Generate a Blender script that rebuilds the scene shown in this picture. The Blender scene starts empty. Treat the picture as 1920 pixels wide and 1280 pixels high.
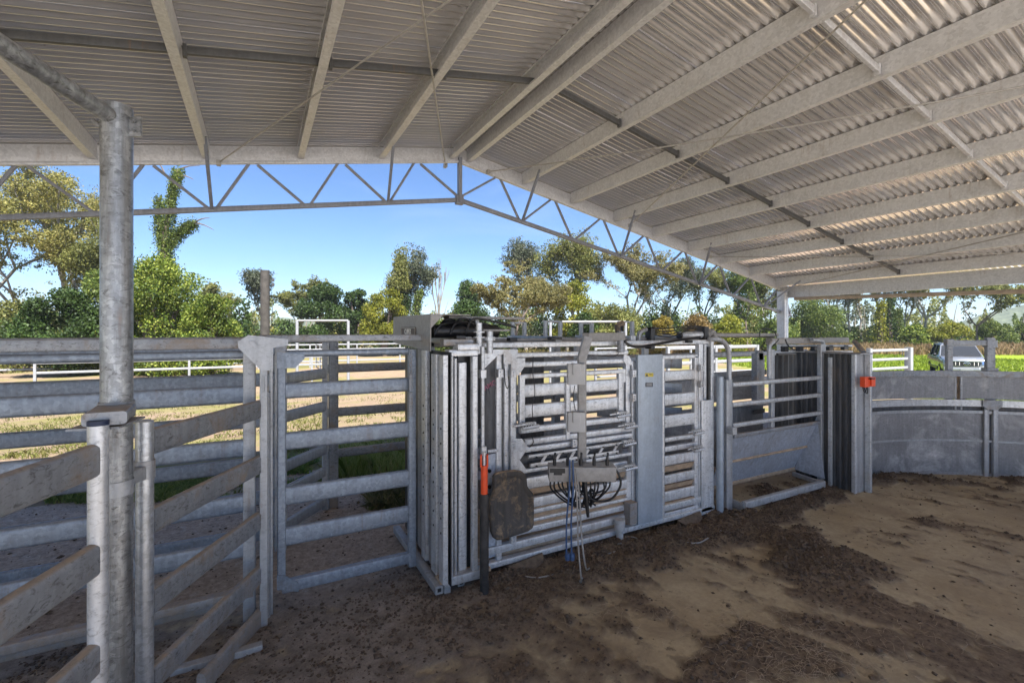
import bpy, math, random
import numpy as np
from mathutils import Vector, Matrix, noise as mnoise
R = math.radians
random.seed(7); rng = np.random.default_rng(7)
sc = bpy.context.scene
C = sc.collection
# ------------------------------------------------------------------ camera
# world axes: X runs along the cattle race, Y away from the camera, Z up; metres
F_PX = 880.0; YAW = math.atan2(.4751, .8799); CO, SI = .8799, .4751
CAM = Vector((0, 0, 1.8))
cam = bpy.data.cameras.new('camera'); co = bpy.data.objects.new('camera', cam); C.objects.link(co)
cam.sensor_width = 36; cam.lens = F_PX / 1920 * 36; cam.clip_start = .05; cam.clip_end = 4000
cam.shift_y = -(640 - 621) / 1920
co.location = CAM; co.rotation_euler = (R(90), 0, -YAW); sc.camera = co
# ------------------------------------------------------------------ sky, sun, exposure
SUN_EL = 58.0
w = bpy.data.worlds.new('World'); sc.world = w; w.use_nodes = True
nt = w.node_tree; nt.nodes.clear()
out = nt.nodes.new('ShaderNodeOutputWorld'); bg = nt.nodes.new('ShaderNodeBackground')
sky = nt.nodes.new('ShaderNodeTexSky'); sky.sky_type = 'NISHITA'; sky.sun_disc = False
sky.sun_elevation = R(SUN_EL); sky.sun_rotation = R(184); sky.air_density = 1.0; sky.dust_density = .1; sky.ozone_density = 2.4
tc = nt.nodes.new('ShaderNodeTexCoord'); mp = nt.nodes.new('ShaderNodeMapping'); mp.inputs['Scale'].default_value = (1.2, 1.2, 6)
nz = nt.nodes.new('ShaderNodeTexNoise'); nz.inputs['Scale'].default_value = 2.2; nz.inputs['Detail'].default_value = 7; nz.inputs['Distortion'].default_value = .6
rp = nt.nodes.new('ShaderNodeValToRGB'); rp.color_ramp.elements[0].position = .5; rp.color_ramp.elements[1].position = .8
rp.color_ramp.elements[1].color = (.5, .5, .5, 1)
mx = nt.nodes.new('ShaderNodeMix'); mx.data_type = 'RGBA'; mx.inputs[7].default_value = (4.2, 4.9, 6.2, 1)
nt.links.new(tc.outputs['Generated'], mp.inputs[0]); nt.links.new(mp.outputs[0], nz.inputs['Vector'])
nt.links.new(nz.outputs[0], rp.inputs[0]); nt.links.new(rp.outputs[0], mx.inputs[0]); nt.links.new(sky.outputs[0], mx.inputs[6])
tn = nt.nodes.new('ShaderNodeMix'); tn.data_type = 'RGBA'; tn.blend_type = 'MULTIPLY'; tn.inputs[0].default_value = 1; tn.inputs[7].default_value = (.68, .87, 1.14, 1); nt.links.new(mx.outputs[2], tn.inputs[6]); nt.links.new(tn.outputs[2], bg.inputs[0]); bg.inputs[1].default_value = .056; nt.links.new(bg.outputs[0], out.inputs[0])
sl = bpy.data.lights.new('sun', 'SUN'); sl.energy = 5.0; sl.angle = R(.5); sl.color = (1, .95, .88)
so = bpy.data.objects.new('sun', sl); C.objects.link(so)
sdir = Vector((-.07 * math.cos(R(SUN_EL)), -math.cos(R(SUN_EL)), math.sin(R(SUN_EL))))
so.rotation_euler = sdir.to_track_quat('Z', 'Y').to_euler(); so.location = (0, -30, 40)
vs = sc.view_settings; vs.view_transform = 'Standard'; vs.look = 'None'; vs.gamma = 1; vs.exposure = 1.65
sc.cycles.max_bounces = 10; sc.cycles.diffuse_bounces = 6

# ------------------------------------------------------------------ reading coordinates off known planes
def D(u, v):
    r = (u - 960) / F_PX
    return Vector((SI + CO * r, CO - SI * r, (621 - v) / F_PX))
def pY(u, v, Y): d = D(u, v); return CAM + d * (Y / d.y)
def pX(u, v, X): d = D(u, v); return CAM + d * (X / d.x)
def pZ(u, v, z=0.0): d = D(u, v); return CAM + d * ((z - 1.8) / d.z)
def pD(u, v, dep): return CAM + D(u, v) * dep
RX, KL, KR, ZP = 2.3, .176, .2, 4.03
def zp(x): return ZP - (KR * (x - RX) if x > RX else KL * (RX - x))   # underside of purlins
def groundh(x, y):
    t = max(y, x - 1.5, -x - 3, -y - 4); t = min(1, max(0, (t - 6.5) / 15)); return -.75 * t * t * (3 - 2 * t)

# ------------------------------------------------------------------ objects
WL = {}
def tagit(o, label=None, cat=None, group=None, kind=None):
    if label: o['label'] = label
    if cat: o['category'] = cat
    if group: o['group'] = group
    if kind: o['kind'] = kind
    return o
def T(name, label, cat, loc, group=None):
    o = bpy.data.objects.new(name, None); C.objects.link(o); o.location = loc; o.empty_display_size = .1
    WL[o.name] = Vector(loc); return tagit(o, label, cat, group)
def rrect(wd, ht, r=.008, n=3):
    r = min(r, wd / 2 - 1e-4, ht / 2 - 1e-4); p = []
    for cx, cy, a0 in ((wd/2-r, ht/2-r, 0), (-wd/2+r, ht/2-r, 90), (-wd/2+r, -ht/2+r, 180), (wd/2-r, -ht/2+r, 270)):
        for k in range(n + 1):
            a = R(a0 + 90 * k / n); p.append((cx + r * math.cos(a), cy + r * math.sin(a)))
    return p
def circ(r, n=16): return [(r * math.cos(2*math.pi*k/n), r * math.sin(2*math.pi*k/n)) for k in range(n)]
class MB:
    def __init__(s): s.v = []; s.f = []; s.n = 0
    def add(s, vs_, fs): s.v.append(np.array(vs_, dtype=float)); s.f += [tuple(i + s.n for i in q) for q in fs]; s.n += len(vs_)
    def prism(s, p0, p1, prof, up=(0, 0, 1), cap=True):
        p0 = Vector(p0); p1 = Vector(p1); a = (p1 - p0).normalized(); up = Vector(up)
        if abs(a.dot(up)) > .999: up = Vector((0, 1, 0))
        x = a.cross(up).normalized(); y = x.cross(a); n = len(prof); vv = []
        for p in (p0, p1):
            for q in prof: vv.append(p + x * q[0] + y * q[1])
        ff = [(i, (i+1) % n, n + (i+1) % n, n + i) for i in range(n)]
        if cap: ff += [tuple(range(n))[::-1], tuple(range(n, 2*n))]
        s.add(vv, ff); return s
    def bar(s, p0, p1, wd, ht, r=.006, up=(0, 0, 1)): return s.prism(p0, p1, rrect(wd, ht, r), up)
    def pipe(s, p0, p1, r, n=16): return s.prism(p0, p1, circ(r, n))
    def box(s, x0, x1, y0, y1, z0, z1, r=.004):
        x0, x1 = min(x0, x1), max(x0, x1); y0, y1 = min(y0, y1), max(y0, y1); z0, z1 = min(z0, z1), max(z0, z1)
        dx, dy, dz = x1-x0, y1-y0, z1-z0
        c = Vector(((x0+x1)/2, (y0+y1)/2, (z0+z1)/2))
        if dz >= dx and dz >= dy: return s.prism((c.x, c.y, z0), (c.x, c.y, z1), rrect(dx, dy, r), up=(0, 1, 0))
        if dx >= dy: return s.prism((x0, c.y, c.z), (x1, c.y, c.z), rrect(dy, dz, r))
        return s.prism((c.x, y0, c.z), (c.x, y1, c.z), rrect(dx, dz, r))
    def tube(s, pts, r, n=8, sub=6, cap=True):
        P = [Vector(p) for p in pts]; Q = []
        if sub > 1 and len(P) > 2:
            for i in range(len(P) - 1):
                a, b, c, d = P[max(i-1, 0)], P[i], P[i+1], P[min(i+2, len(P)-1)]
                for k in range(sub):
                    t = k / sub
                    Q.append(.5 * ((2*b) + (c-a)*t + (2*a-5*b+4*c-d)*t*t + (3*b-a-3*c+d)*t**3))
            Q.append(P[-1])
        else: Q = P
        rr = r if isinstance(r, (list, tuple)) else None
        vv = []; up = Vector((.13, .31, .94))
        for i, q in enumerate(Q):
            t = (Q[min(i+1, len(Q)-1)] - Q[max(i-1, 0)]).normalized()
            x = t.cross(up)
            if x.length < .05: x = t.cross(Vector((1, 0, 0)))
            x.normalize(); y = x.cross(t); up = y
            f_ = i / max(1, len(Q)-1) * (len(P) - 1)
            ra = r if rr is None else rr[int(f_)] * (1 - f_ % 1) + rr[min(int(f_) + 1, len(rr)-1)] * (f_ % 1)
            for k in range(n): a = 2*math.pi*k/n; vv.append(q + x*ra*math.cos(a) + y*ra*math.sin(a))
        ff = []
        for i in range(len(Q) - 1):
            for k in range(n): ff.append((i*n+k, i*n+(k+1) % n, (i+1)*n+(k+1) % n, (i+1)*n+k))
        if cap: ff += [tuple(range(n)), tuple((len(Q)-1)*n + k for k in range(n))[::-1]]
        s.add(vv, ff); return s
    def plate(s, pts, nrm, th):
        n = len(pts); N = Vector(nrm).normalized() * th / 2
        s.add([Vector(p) + N for p in pts] + [Vector(p) - N for p in pts],
              [tuple(range(n)), tuple(range(n, 2*n))[::-1]] + [(i, n+i, n+(i+1) % n, (i+1) % n) for i in range(n)]); return s
    def ball(s, c, r, n=8, sq=(1, 1, 1)):
        vv = []; ff = []; m = n
        for i in range(m + 1):
            for k in range(n*2):
                a = math.pi*i/m; b = math.pi*k/n
                vv.append((c[0]+r*sq[0]*math.sin(a)*math.cos(b), c[1]+r*sq[1]*math.sin(a)*math.sin(b), c[2]+r*sq[2]*math.cos(a)))
        for i in range(m):
            for k in range(n*2): ff.append((i*n*2+k, (i+1)*n*2+k, (i+1)*n*2+(k+1) % (n*2), i*n*2+(k+1) % (n*2)))
        s.add(vv, ff); return s
    def build(s, name, mat, parent=None, smooth=35, fix=False):
        me = bpy.data.meshes.new(name); V = np.concatenate(s.v) if s.v else np.zeros((0, 3))
        base = WL[parent.name] if parent else Vector((0, 0, 0))
        V = V - np.array(base); me.from_pydata([tuple(p) for p in V], [], s.f)
        if smooth:
            me.polygons.foreach_set('use_smooth', [True]*len(me.polygons)); me.set_sharp_from_angle(angle=R(smooth))
        me.materials.append(mat)
        o = bpy.data.objects.new(name, me); C.objects.link(o)
        if parent: o.parent = parent
        WL[o.name] = base.copy()
        if not parent: WL[o.name] = Vector((0, 0, 0))
        return o
def text(s, loc, rot, size, mat, par, ext=.0012, ax='CENTER'):
    cu = bpy.data.curves.new('lettering', 'FONT'); cu.body = s; cu.size = size; cu.extrude = ext; cu.align_x = ax; cu.align_y = 'CENTER'; cu.offset = size*.02
    o = bpy.data.objects.new('lettering', cu); C.objects.link(o); o.location = loc; o.rotation_euler = rot
    bpy.context.view_layer.update(); dg = bpy.context.evaluated_depsgraph_get(); me = bpy.data.meshes.new_from_object(o.evaluated_get(dg)); mw = o.matrix_world.copy(); bpy.data.objects.remove(o)
    me.transform(mw); me.transform(Matrix.Translation(-WL[par.name])); me.materials.clear(); me.materials.append(mat); o2 = bpy.data.objects.new('lettering', me); C.objects.link(o2); o2.parent = par; WL[o2.name] = WL[par.name].copy(); return o2
# bars read on a plane of constant Y
def hr(mb, uL, uR, v0, v1, uref, Y, dep=.04, r=.008):
    a = pY(uref, v0, Y); b = pY(uref, v1, Y); z = (a.z + b.z)/2; h = abs(a.z - b.z)
    xL = pY(uL, (v0+v1)/2, Y).x; xR = pY(uR, (v0+v1)/2, Y).x
    mb.prism((xL, Y + dep/2, z), (xR, Y + dep/2, z), rrect(dep, h, min(r, h*.45))); return z
def vp(mb, u0, u1, v0, v1, Y, dep=.04, r=.006):
    um = (u0+u1)/2; a = pY(um, v0, Y); b = pY(um, v1, Y); x0 = pY(u0, v1, Y).x; x1 = pY(u1, v1, Y).x
    mb.prism((a.x, Y + dep/2, min(a.z, b.z)), (a.x, Y + dep/2, max(a.z, b.z)), rrect(abs(x1-x0), dep, r), up=(0, 1, 0))
    return a.x

# ------------------------------------------------------------------ materials
def newmat(name):
    m = bpy.data.materials.new(name); m.use_nodes = True; n = m.node_tree; n.nodes.clear()
    o = n.nodes.new('ShaderNodeOutputMaterial'); b = n.nodes.new('ShaderNodeBsdfPrincipled'); n.links.new(b.outputs[0], o.inputs[0]); return m, n, b, o
def N(n, t, **k):
    x = n.nodes.new(t)
    for a, b in k.items():
        if a in ('Scale', 'Detail', 'Roughness', 'Distortion', 'Randomness', 'Strength', 'Distance', 'Fac'): x.inputs[a].default_value = b
        else: setattr(x, a, b)
    return x
def ramp(n, src, p0, p1, c0=(0, 0, 0, 1), c1=(1, 1, 1, 1)):
    r = n.nodes.new('ShaderNodeValToRGB'); e = r.color_ramp.elements; e[0].position = p0; e[1].position = p1; e[0].color = c0; e[1].color = c1
    n.links.new(src, r.inputs[0]); return r.outputs[0]
def mixc(n, fac, a, b, mode='MIX'):
    m = n.nodes.new('ShaderNodeMix'); m.data_type = 'RGBA'; m.blend_type = mode
    for i, x in ((0, fac), (6, a), (7, b)):
        if isinstance(x, (int, float)): m.inputs[i].default_value = x
        elif isinstance(x, tuple): m.inputs[i].default_value = x if len(x) == 4 else (*x, 1)
        else: n.links.new(x, m.inputs[i])
    return m.outputs[2]
def math_(n, op, a, b=0.0):
    m = n.nodes.new('ShaderNodeMath'); m.operation = op; m.use_clamp = False
    for i, x in ((0, a), (1, b)):
        if isinstance(x, (int, float)): m.inputs[i].default_value = x
        else: n.links.new(x, m.inputs[i])
    return m.outputs[0]
def metal(name, col, met=.45, rough=.45, dirt=.25, dcol=(.20, .15, .10), splash=0.0, grime=.35, spang=.12, streak=.3, bump=.15, ns=1.0, bl=.6):
    """weathered galvanised steel: spangle, run marks, mud and manure stains"""
    m, n, b, o = newmat(name); g = N(n, 'ShaderNodeNewGeometry'); P = g.outputs['Position']
    vor = N(n, 'ShaderNodeTexVoronoi', Scale=55.0); n.links.new(P, vor.inputs['Vector'])
    n1 = N(n, 'ShaderNodeTexNoise', Scale=7.0, Detail=8.0, Roughness=.65); n.links.new(P, n1.inputs['Vector'])
    n2 = N(n, 'ShaderNodeTexNoise', Scale=2.3*ns, Detail=9.0, Roughness=.7, Distortion=.5); n.links.new(P, n2.inputs['Vector'])
    mp_ = N(n, 'ShaderNodeMapping'); mp_.inputs['Scale'].default_value = (28, 28, 3); n.links.new(P, mp_.inputs[0])
    n3 = N(n, 'ShaderNodeTexNoise', Scale=1.0, Detail=5.0, Roughness=.6); n.links.new(mp_.outputs[0], n3.inputs['Vector'])
    mp4 = N(n, 'ShaderNodeMapping'); mp4.inputs['Scale'].default_value = (1, 1, 1.9); mp4.inputs['Rotation'].default_value = (0, .6, .2); n.links.new(P, mp4.inputs[0])
    n4 = N(n, 'ShaderNodeTexNoise', Scale=30.0, Detail=8.0, Roughness=.75, Distortion=.8); n.links.new(mp4.outputs[0], n4.inputs['Vector'])
    dk = tuple(c*(1-.28*bl) for c in col); lt = tuple(min(1, c*(1+.16*bl)) for c in col)
    c = mixc(n, ramp(n, n1.outputs[0], .3, .7), dk + (1,), lt + (1,))
    c = mixc(n, spang, c, ramp(n, vor.outputs['Color'], .1, .9, tuple(x*.5 for x in col)+(1,), tuple(min(1, x*1.6) for x in col)+(1,)))
    c = mixc(n, math_(n, 'MULTIPLY', ramp(n, n3.outputs[0], .42, .62), streak), c, tuple(x*.5 for x in col)+(1,))
    c = mixc(n, math_(n, 'MULTIPLY', ramp(n, n4.outputs[0], .52, .66), grime), c, (.05, .045, .04, 1))
    dm = ramp(n, n2.outputs[0], .62 - dirt*.3, .74 - dirt*.1)
    if splash > 0:   # mud thrown up from the floor
        sep = N(n, 'ShaderNodeSeparateXYZ'); n.links.new(P, sep.inputs[0])
        h = math_(n, 'SUBTRACT', splash, sep.outputs[2]); h = math_(n, 'MULTIPLY', h, 1.6)
        h = math_(n, 'ADD', h, math_(n, 'MULTIPLY', math_(n, 'SUBTRACT', n2.outputs[0], .5), 2.4)); hh = ramp(n, h, .05, .75)
        dm = math_(n, 'MAXIMUM', dm, math_(n, 'MULTIPLY', hh, .85))
    # ledges facing up collect dust
    sn = N(n, 'ShaderNodeSeparateXYZ'); n.links.new(g.outputs['Normal'], sn.inputs[0])
    up = ramp(n, sn.outputs[2], .55, .9); up = math_(n, 'MULTIPLY', up, min(1, dirt*2.2)); up = math_(n, 'MULTIPLY', up, ramp(n, n1.outputs[0], .25, .5))
    c = mixc(n, math_(n, 'MULTIPLY', math_(n, 'MULTIPLY', ramp(n, n3.outputs[0], .55, .75), ramp(n, n2.outputs[0], .5, .62)), .55), c, (.26, .15, .08, 1))
    dm2 = math_(n, 'MULTIPLY', dm, min(1, dirt*2)); dm2 = math_(n, 'MAXIMUM', dm2, up)
    dc = mixc(n, ramp(n, n4.outputs[0], .3, .7), tuple(x*.6 for x in dcol)+(1,), tuple(min(1, x*1.7) for x in dcol)+(1,))
    c = mixc(n, dm2, c, dc); n.links.new(c, b.inputs['Base Color'])
    mm = math_(n, 'MULTIPLY', math_(n, 'SUBTRACT', 1.0, dm2), met); n.links.new(mm, b.inputs['Metallic'])
    rr = math_(n, 'ADD', math_(n, 'MULTIPLY', n1.outputs[0], .3), rough - .12); n.links.new(math_(n, 'ADD', rr, math_(n, 'MULTIPLY', dm2, .3)), b.inputs['Roughness'])
    bp = N(n, 'ShaderNodeBump', Strength=bump, Distance=.004); n.links.new(n4.outputs[0], bp.inputs['Height']); n.links.new(bp.outputs[0], b.inputs['Normal'])
    return m
def plain(name, col, rough=.6, met=0.0, var=.3, scale=9.0, bump=.1):
    m, n, b, o = newmat(name); g = N(n, 'ShaderNodeNewGeometry')
    n1 = N(n, 'ShaderNodeTexNoise', Scale=scale, Detail=7.0, Roughness=.65); n.links.new(g.outputs['Position'], n1.inputs['Vector'])
    c = mixc(n, ramp(n, n1.outputs[0], .3, .7), tuple(x*(1-var) for x in col)+(1,), tuple(min(1, x*(1+var)) for x in col)+(1,))
    n.links.new(c, b.inputs['Base Color']); b.inputs['Roughness'].default_value = rough; b.inputs['Metallic'].default_value = met
    bp = N(n, 'ShaderNodeBump', Strength=bump, Distance=.005); n.links.new(n1.outputs[0], bp.inputs['Height']); n.links.new(bp.outputs[0], b.inputs['Normal'])
    return m
def leafmat(name, cols, trans=.3):
    m, n, b, o = newmat(name); g = N(n, 'ShaderNodeNewGeometry')
    r = n.nodes.new('ShaderNodeValToRGB'); cr = r.color_ramp
    for i, c in enumerate(cols):
        e = cr.elements[i] if i < 2 else cr.elements.new(.5)
        e.color = (*c, 1)
    for i, c in enumerate(cols): cr.elements[i].position = i/(len(cols)-1); cr.elements[i].color = (*c, 1)
    n.links.new(g.outputs['Random Per Island'], r.inputs[0])
    n1 = N(n, 'ShaderNodeTexNoise', Scale=.5, Detail=4.0); n.links.new(g.outputs['Position'], n1.inputs['Vector'])
    c = mixc(n, math_(n, 'MULTIPLY', ramp(n, n1.outputs[0], .35, .65), .6), r.outputs[0], (*[x*.55 for x in cols[0]], 1))
    n.links.new(c, b.inputs['Base Color']); b.inputs['Roughness'].default_value = .55; b.inputs['Specular IOR Level'].default_value = .3
    t = n.nodes.new('ShaderNodeBsdfTranslucent'); n.links.new(c, t.inputs[0]); ms = n.nodes.new('ShaderNodeMixShader'); ms.inputs[0].default_value = trans
    n.links.new(b.outputs[0], ms.inputs[1]); n.links.new(t.outputs[0], ms.inputs[2]); n.links.new(ms.outputs[0], o.inputs[0]); return m
M = {}
M['galv'] = metal('galvanised_steel', (.47, .48, .50), dirt=.2, splash=.45)
M['galv_dirty'] = metal('mud_stained_galvanised_steel', (.33, .34, .36), met=.4, dirt=.36, dcol=(.26, .185, .12), splash=.5, grime=.75, ns=2.2)
M['galv_rail'] = metal('cattle_rail_steel', (.29, .33, .39), met=.4, dirt=.14, splash=.3, grime=.25, spang=.3)
M['galv_bright'] = metal('bright_galvanised_steel', (.66, .67, .69), met=.5, rough=.38, dirt=.2, splash=.35, grime=.5)
M['slat'] = metal('crush_slat_steel', (.74, .75, .77), met=.4, rough=.38, dirt=.2, dcol=(.32, .23, .15), splash=.22, grime=.55, streak=.35)
M['ledge'] = plain('dusty_steel_ledge', (.42, .30, .20), .85, 0, .35, 14)
M['pipe'] = metal('round_galvanised_pipe', (.55, .57, .60), met=.6, rough=.34, dirt=.12, spang=.35, grime=.3, splash=.1, streak=.5)
M['column'] = metal('weathered_column_steel', (.36, .37, .38), met=.6, rough=.34, dirt=.1, dcol=(.2, .17, .13), spang=.45, grime=.75, streak=.8, bump=.35)
M['sheet'] = metal('flat_galvanised_sheet', (.52, .56, .64), met=.4, rough=.45, dirt=.14, splash=.1, spang=.25, grime=.12, streak=.25)
M['wallsheet'] = metal('curved_sheet_steel', (.30, .295, .30), met=.35, rough=.5, dirt=.45, dcol=(.55, .53, .52), splash=.05, spang=.15, grime=.35)
M['paintblue'] = metal('blue_grey_cover_steel', (.40, .45, .51), met=.3, rough=.42, dirt=.03, spang=.1, grime=.08, streak=.15, bump=.05)
M['roof_old'] = metal('zincalume_roofing', (.86, .83, .83), met=.9, rough=.22, dirt=.03, spang=.05, grime=.1, streak=.0, bump=.05)
m, n, b, o_ = newmat('zincalume_roofing_sheet'); g = N(n, 'ShaderNodeNewGeometry'); P = g.outputs['Position']
mp_ = N(n, 'ShaderNodeMapping'); mp_.inputs['Scale'].default_value = (.8, 9, 1); n.links.new(P, mp_.inputs[0]); n1 = N(n, 'ShaderNodeTexNoise', Scale=1.0, Detail=5.0, Roughness=.6); n.links.new(mp_.outputs[0], n1.inputs['Vector'])
n2 = N(n, 'ShaderNodeTexNoise', Scale=40.0, Detail=4.0); n.links.new(P, n2.inputs['Vector'])
c = mixc(n, ramp(n, n1.outputs[0], .35, .7), (.74, .72, .71, 1), (.88, .86, .85, 1)); c = mixc(n, ramp(n, n2.outputs[0], .70, .78), c, (.45, .40, .34, 1))
n.links.new(c, b.inputs['Base Color']); b.inputs['Metallic'].default_value = .72; n.links.new(math_(n, 'ADD', math_(n, 'MULTIPLY', n1.outputs[0], .10), .14), b.inputs['Roughness']); M['roof'] = m
M['purlin'] = metal('purlin_steel', (.63, .625, .63), met=.4, rough=.45, dirt=.02, dcol=(.35, .3, .24), spang=.2, grime=.12, streak=.05, bl=.35)
M['truss'] = metal('truss_steel', (.27, .28, .31), met=.3, rough=.5, dirt=.14, dcol=(.28, .19, .12), spang=.1, grime=.2)
M['brace'] = metal('bridging_steel', (.10, .10, .10), met=.3, rough=.5, dirt=.05, grime=.3)
M['rod'] = metal('brace_rod_steel', (.45, .43, .40), met=.4, rough=.5, dirt=.1)
M['dark'] = metal('dark_stained_sheet', (.10, .10, .105), met=.3, rough=.45, dirt=.25, dcol=(.14, .11, .08), grime=.5, streak=.8)
M['greymetal'] = plain('grey_box_steel', (.28, .265, .25), .5, .2, .2, 30)
M['plastic'] = plain('grey_plastic_box', (.40, .39, .38), .5, 0, .1, 12, .03)
M['black'] = plain('black_rubber', (.012, .012, .014), .42, 0, .5, 30, .05)
M['blackpipe'] = plain('blackened_pipe', (.05, .045, .042), .6, .2, .5, 16, .2)
M['orange'] = plain('orange_paint', (.80, .085, .02), .4, 0, .12, 25, .05)
M['navy'] = plain('navy_band', (.01, .02, .06), .5)
M['blue'] = plain('blue_hose', (.035, .075, .17), .5, 0, .2, 10)
M['white'] = metal('far_white_steel', (.32, .33, .345), met=.1, rough=.5, dirt=.08, grime=.08, spang=.05, streak=.1)
M['rubber'] = metal('muddy_rubber', (.085, .075, .068), met=0, rough=.7, dirt=.42, ns=4.5, dcol=(.33, .23, .14), spang=.0, grime=.5, streak=.7, bump=.8)
M['bark'] = plain('pale_bark', (.25, .23, .20), .9, 0, .4, 3.0, .3)
M['barkd'] = plain('dark_bark', (.13, .10, .08), .9, 0, .4, 3.0, .3)
M['mud'] = plain('caked_mud', (.13, .09, .06), .95, 0, .5, 30, .6)
M['text'] = plain('letter_cream', (.6, .55, .48), .5, 0, .1)

# ------------------------------------------------------------------ ground and floor
def vnoise(x, y, seed=0):
    xi = np.floor(x).astype(int); yi = np.floor(y).astype(int); xf = x-xi; yf = y-yi
    def h(a, b):
        n = (a*374761393 + b*668265263 + seed*974711) & 0x7fffffff; n = ((n ^ (n >> 13))*1274126177) & 0x7fffffff; return (n ^ (n >> 16)) / 0x7fffffff
    u = xf*xf*(3-2*xf); v = yf*yf*(3-2*yf)
    return (h(xi, yi)*(1-u)+h(xi+1, yi)*u)*(1-v) + (h(xi, yi+1)*(1-u)+h(xi+1, yi+1)*u)*v
def fbm(x, y, o=5, seed=0, rough=.55):
    s = 0; a = 1; t = 0
    for k in range(o): s = s + a*vnoise(x*2**k, y*2**k, seed+k); t += a; a *= rough
    return s/t
def sstep(a, b, x): t = np.clip((x-a)/(b-a), 0, 1); return t*t*(3-2*t)
def grid_obj(name, X, Y, Z, mat, attrs=None, flip=False):
    ny, nx = X.shape; V = np.stack([X, Y, Z], -1).reshape(-1, 3)
    i = np.arange(ny*nx).reshape(ny, nx); q = np.stack([i[:-1, :-1], i[:-1, 1:], i[1:, 1:], i[1:, :-1]], -1).reshape(-1, 4)
    me = bpy.data.meshes.new(name); me.vertices.add(len(V)); me.vertices.foreach_set('co', V.ravel())
    me.loops.add(q.size); me.loops.foreach_set('vertex_index', q.ravel()); me.polygons.add(len(q))
    me.polygons.foreach_set('loop_start', np.arange(0, q.size, 4)); me.polygons.foreach_set('loop_total', np.full(len(q), 4))
    me.polygons.foreach_set('use_smooth', np.ones(len(q), bool)); me.update(calc_edges=True)
    for k, a in (attrs or {}).items():
        at = me.attributes.new(k, 'FLOAT', 'POINT'); at.data.foreach_set('value', a.ravel())
    me.materials.append(mat); o = bpy.data.objects.new(name, me); C.objects.link(o); return o
def groundh_np(X, Y):
    t = np.maximum.reduce([Y, X-1.5, -X-3, -Y-4]); t = np.clip((t-6.5)/15, 0, 1); return -.75*t*t*(3-2*t)
FX0, FX1, FY0, FY1 = -5.0, 12.0, -1.5, 6.6
def floor_mask(X, Y):
    d = SI*X + CO*Y; r = CO*X - SI*Y; d = np.maximum(d, .3)
    u = 960 + F_PX*r/d; v = 621 + F_PX*1.8/d
    wx = (fbm(X*1.6, Y*1.6, 5, 3)-.5); wy = (fbm(X*1.6+9, Y*1.6, 5, 4)-.5)
    u2 = u + wx*260; v2 = v + wy*110; m = np.full(X.shape, -.15)
    def el(cu, cv, ru, rv, ang=0, s=1.0):
        a = R(ang); du = u2-cu; dv = v2-cv; x = (du*math.cos(a)+dv*math.sin(a))/ru; y = (-du*math.sin(a)+dv*math.cos(a))/rv
        return s*np.clip(1.25-np.sqrt(x*x+y*y), 0, 1)
    for e in ((200, 1270, 320, 160, 0, .95), (0, 1500, 500, 200, 0, .95), (740, 1160, 400, 160, 0, .92), (600, 1300, 380, 150, 0, .9), (880, 1090, 240, 60, 10, .9), (1130, 1055, 190, 62, -8, 1.2), (1330, 1010, 130, 55, -10, 1.1), (1490, 1040, 170, 52, 14, 1.15), (1400, 965, 190, 34, -14, 1.2),
              (1540, 930, 110, 26, -10, 1.1), (1700, 893, 240, 13, 1, 1.1), (1880, 900, 120, 13, 3, 1.0), (1400, 1215, 130, 48, -12, .95), (1300, 1262, 100, 40, -25, .9), (1480, 1255, 160, 52, 20, .95),
              (1640, 1130, 240, 34, 18, .9), (1760, 1215, 270, 38, 22, .95), (1860, 1290, 190, 36, 20, .9), (1560, 1180, 150, 26, 22, .8), (1000, 1190, 90, 30, 20, .45), (1560, 1075, 150, 24, 12, .6)):
        m = np.maximum(m, el(*e))
    m = m + (fbm(X*5, Y*5, 5, 11)-.5)*1.1 + (fbm(X*17, Y*17, 4, 12)-.5)*.6
    st = fbm(X*11+Y*3.2, Y*1.3-X*.3, 5, 31)      # scrape marks running past the crush
    m = m + (st-.5)*1.0*sstep(1.2, 3.0, X)*(1-sstep(2.2, 2.9, Y)) + (st-.5)*.3
    behind = sstep(3.5, 3.8, Y)*(1-sstep(5.0, 5.6, X)*0)
    m = np.maximum(m, behind*.62 + (fbm(X*4, Y*4, 4, 15)-.5)*.5*behind)
    hv = np.clip((m-.4)*1.4, 0, 1)*sstep(1.3, 2.3, Y+.25*X*0)*(.25+.75*sstep(.8, 1.6, X)); return np.clip(sstep(.02, .62, m), 0, 1), hv
gx = np.linspace(FX0, FX1, 760); gy = np.linspace(FY0, FY1, 400); GX, GY = np.meshgrid(gx, gy)
mk, heavy = floor_mask(GX, GY)
edge = np.minimum.reduce([GX-FX0, FX1-GX, GY-FY0, FY1-GY]); ef = np.clip(edge/.5, 0, 1)
clod = fbm(GX*13, GY*13, 4, 21, .7); lump = fbm(GX*3, GY*3, 3, 22)
GZ = mk*(.006 + .014*clod) + heavy*(clod*.06 + lump*.055) - .02*heavy
GZ = GZ*ef - (1-ef)*.006
earth = sstep(3.4, 3.7, GY + (fbm(GX*2, GY*2, 3, 5)-.5)*.5)
left = sstep(1.6, .2, GX - .35*(GY-2.0) + (fbm(GX, GY, 3, 6)-.5)*1.2)
m, n, b, o_ = newmat('yard_floor_concrete_and_manure')
g = N(n, 'ShaderNodeNewGeometry'); P = g.outputs['Position']
at = N(n, 'ShaderNodeAttribute', attribute_name='manure').outputs['Fac']; ae = N(n, 'ShaderNodeAttribute', attribute_name='earth').outputs['Fac']; al = N(n, 'ShaderNodeAttribute', attribute_name='left').outputs['Fac']
n1 = N(n, 'ShaderNodeTexNoise', Scale=1.1, Detail=8.0, Roughness=.65); n.links.new(P, n1.inputs['Vector'])
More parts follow.
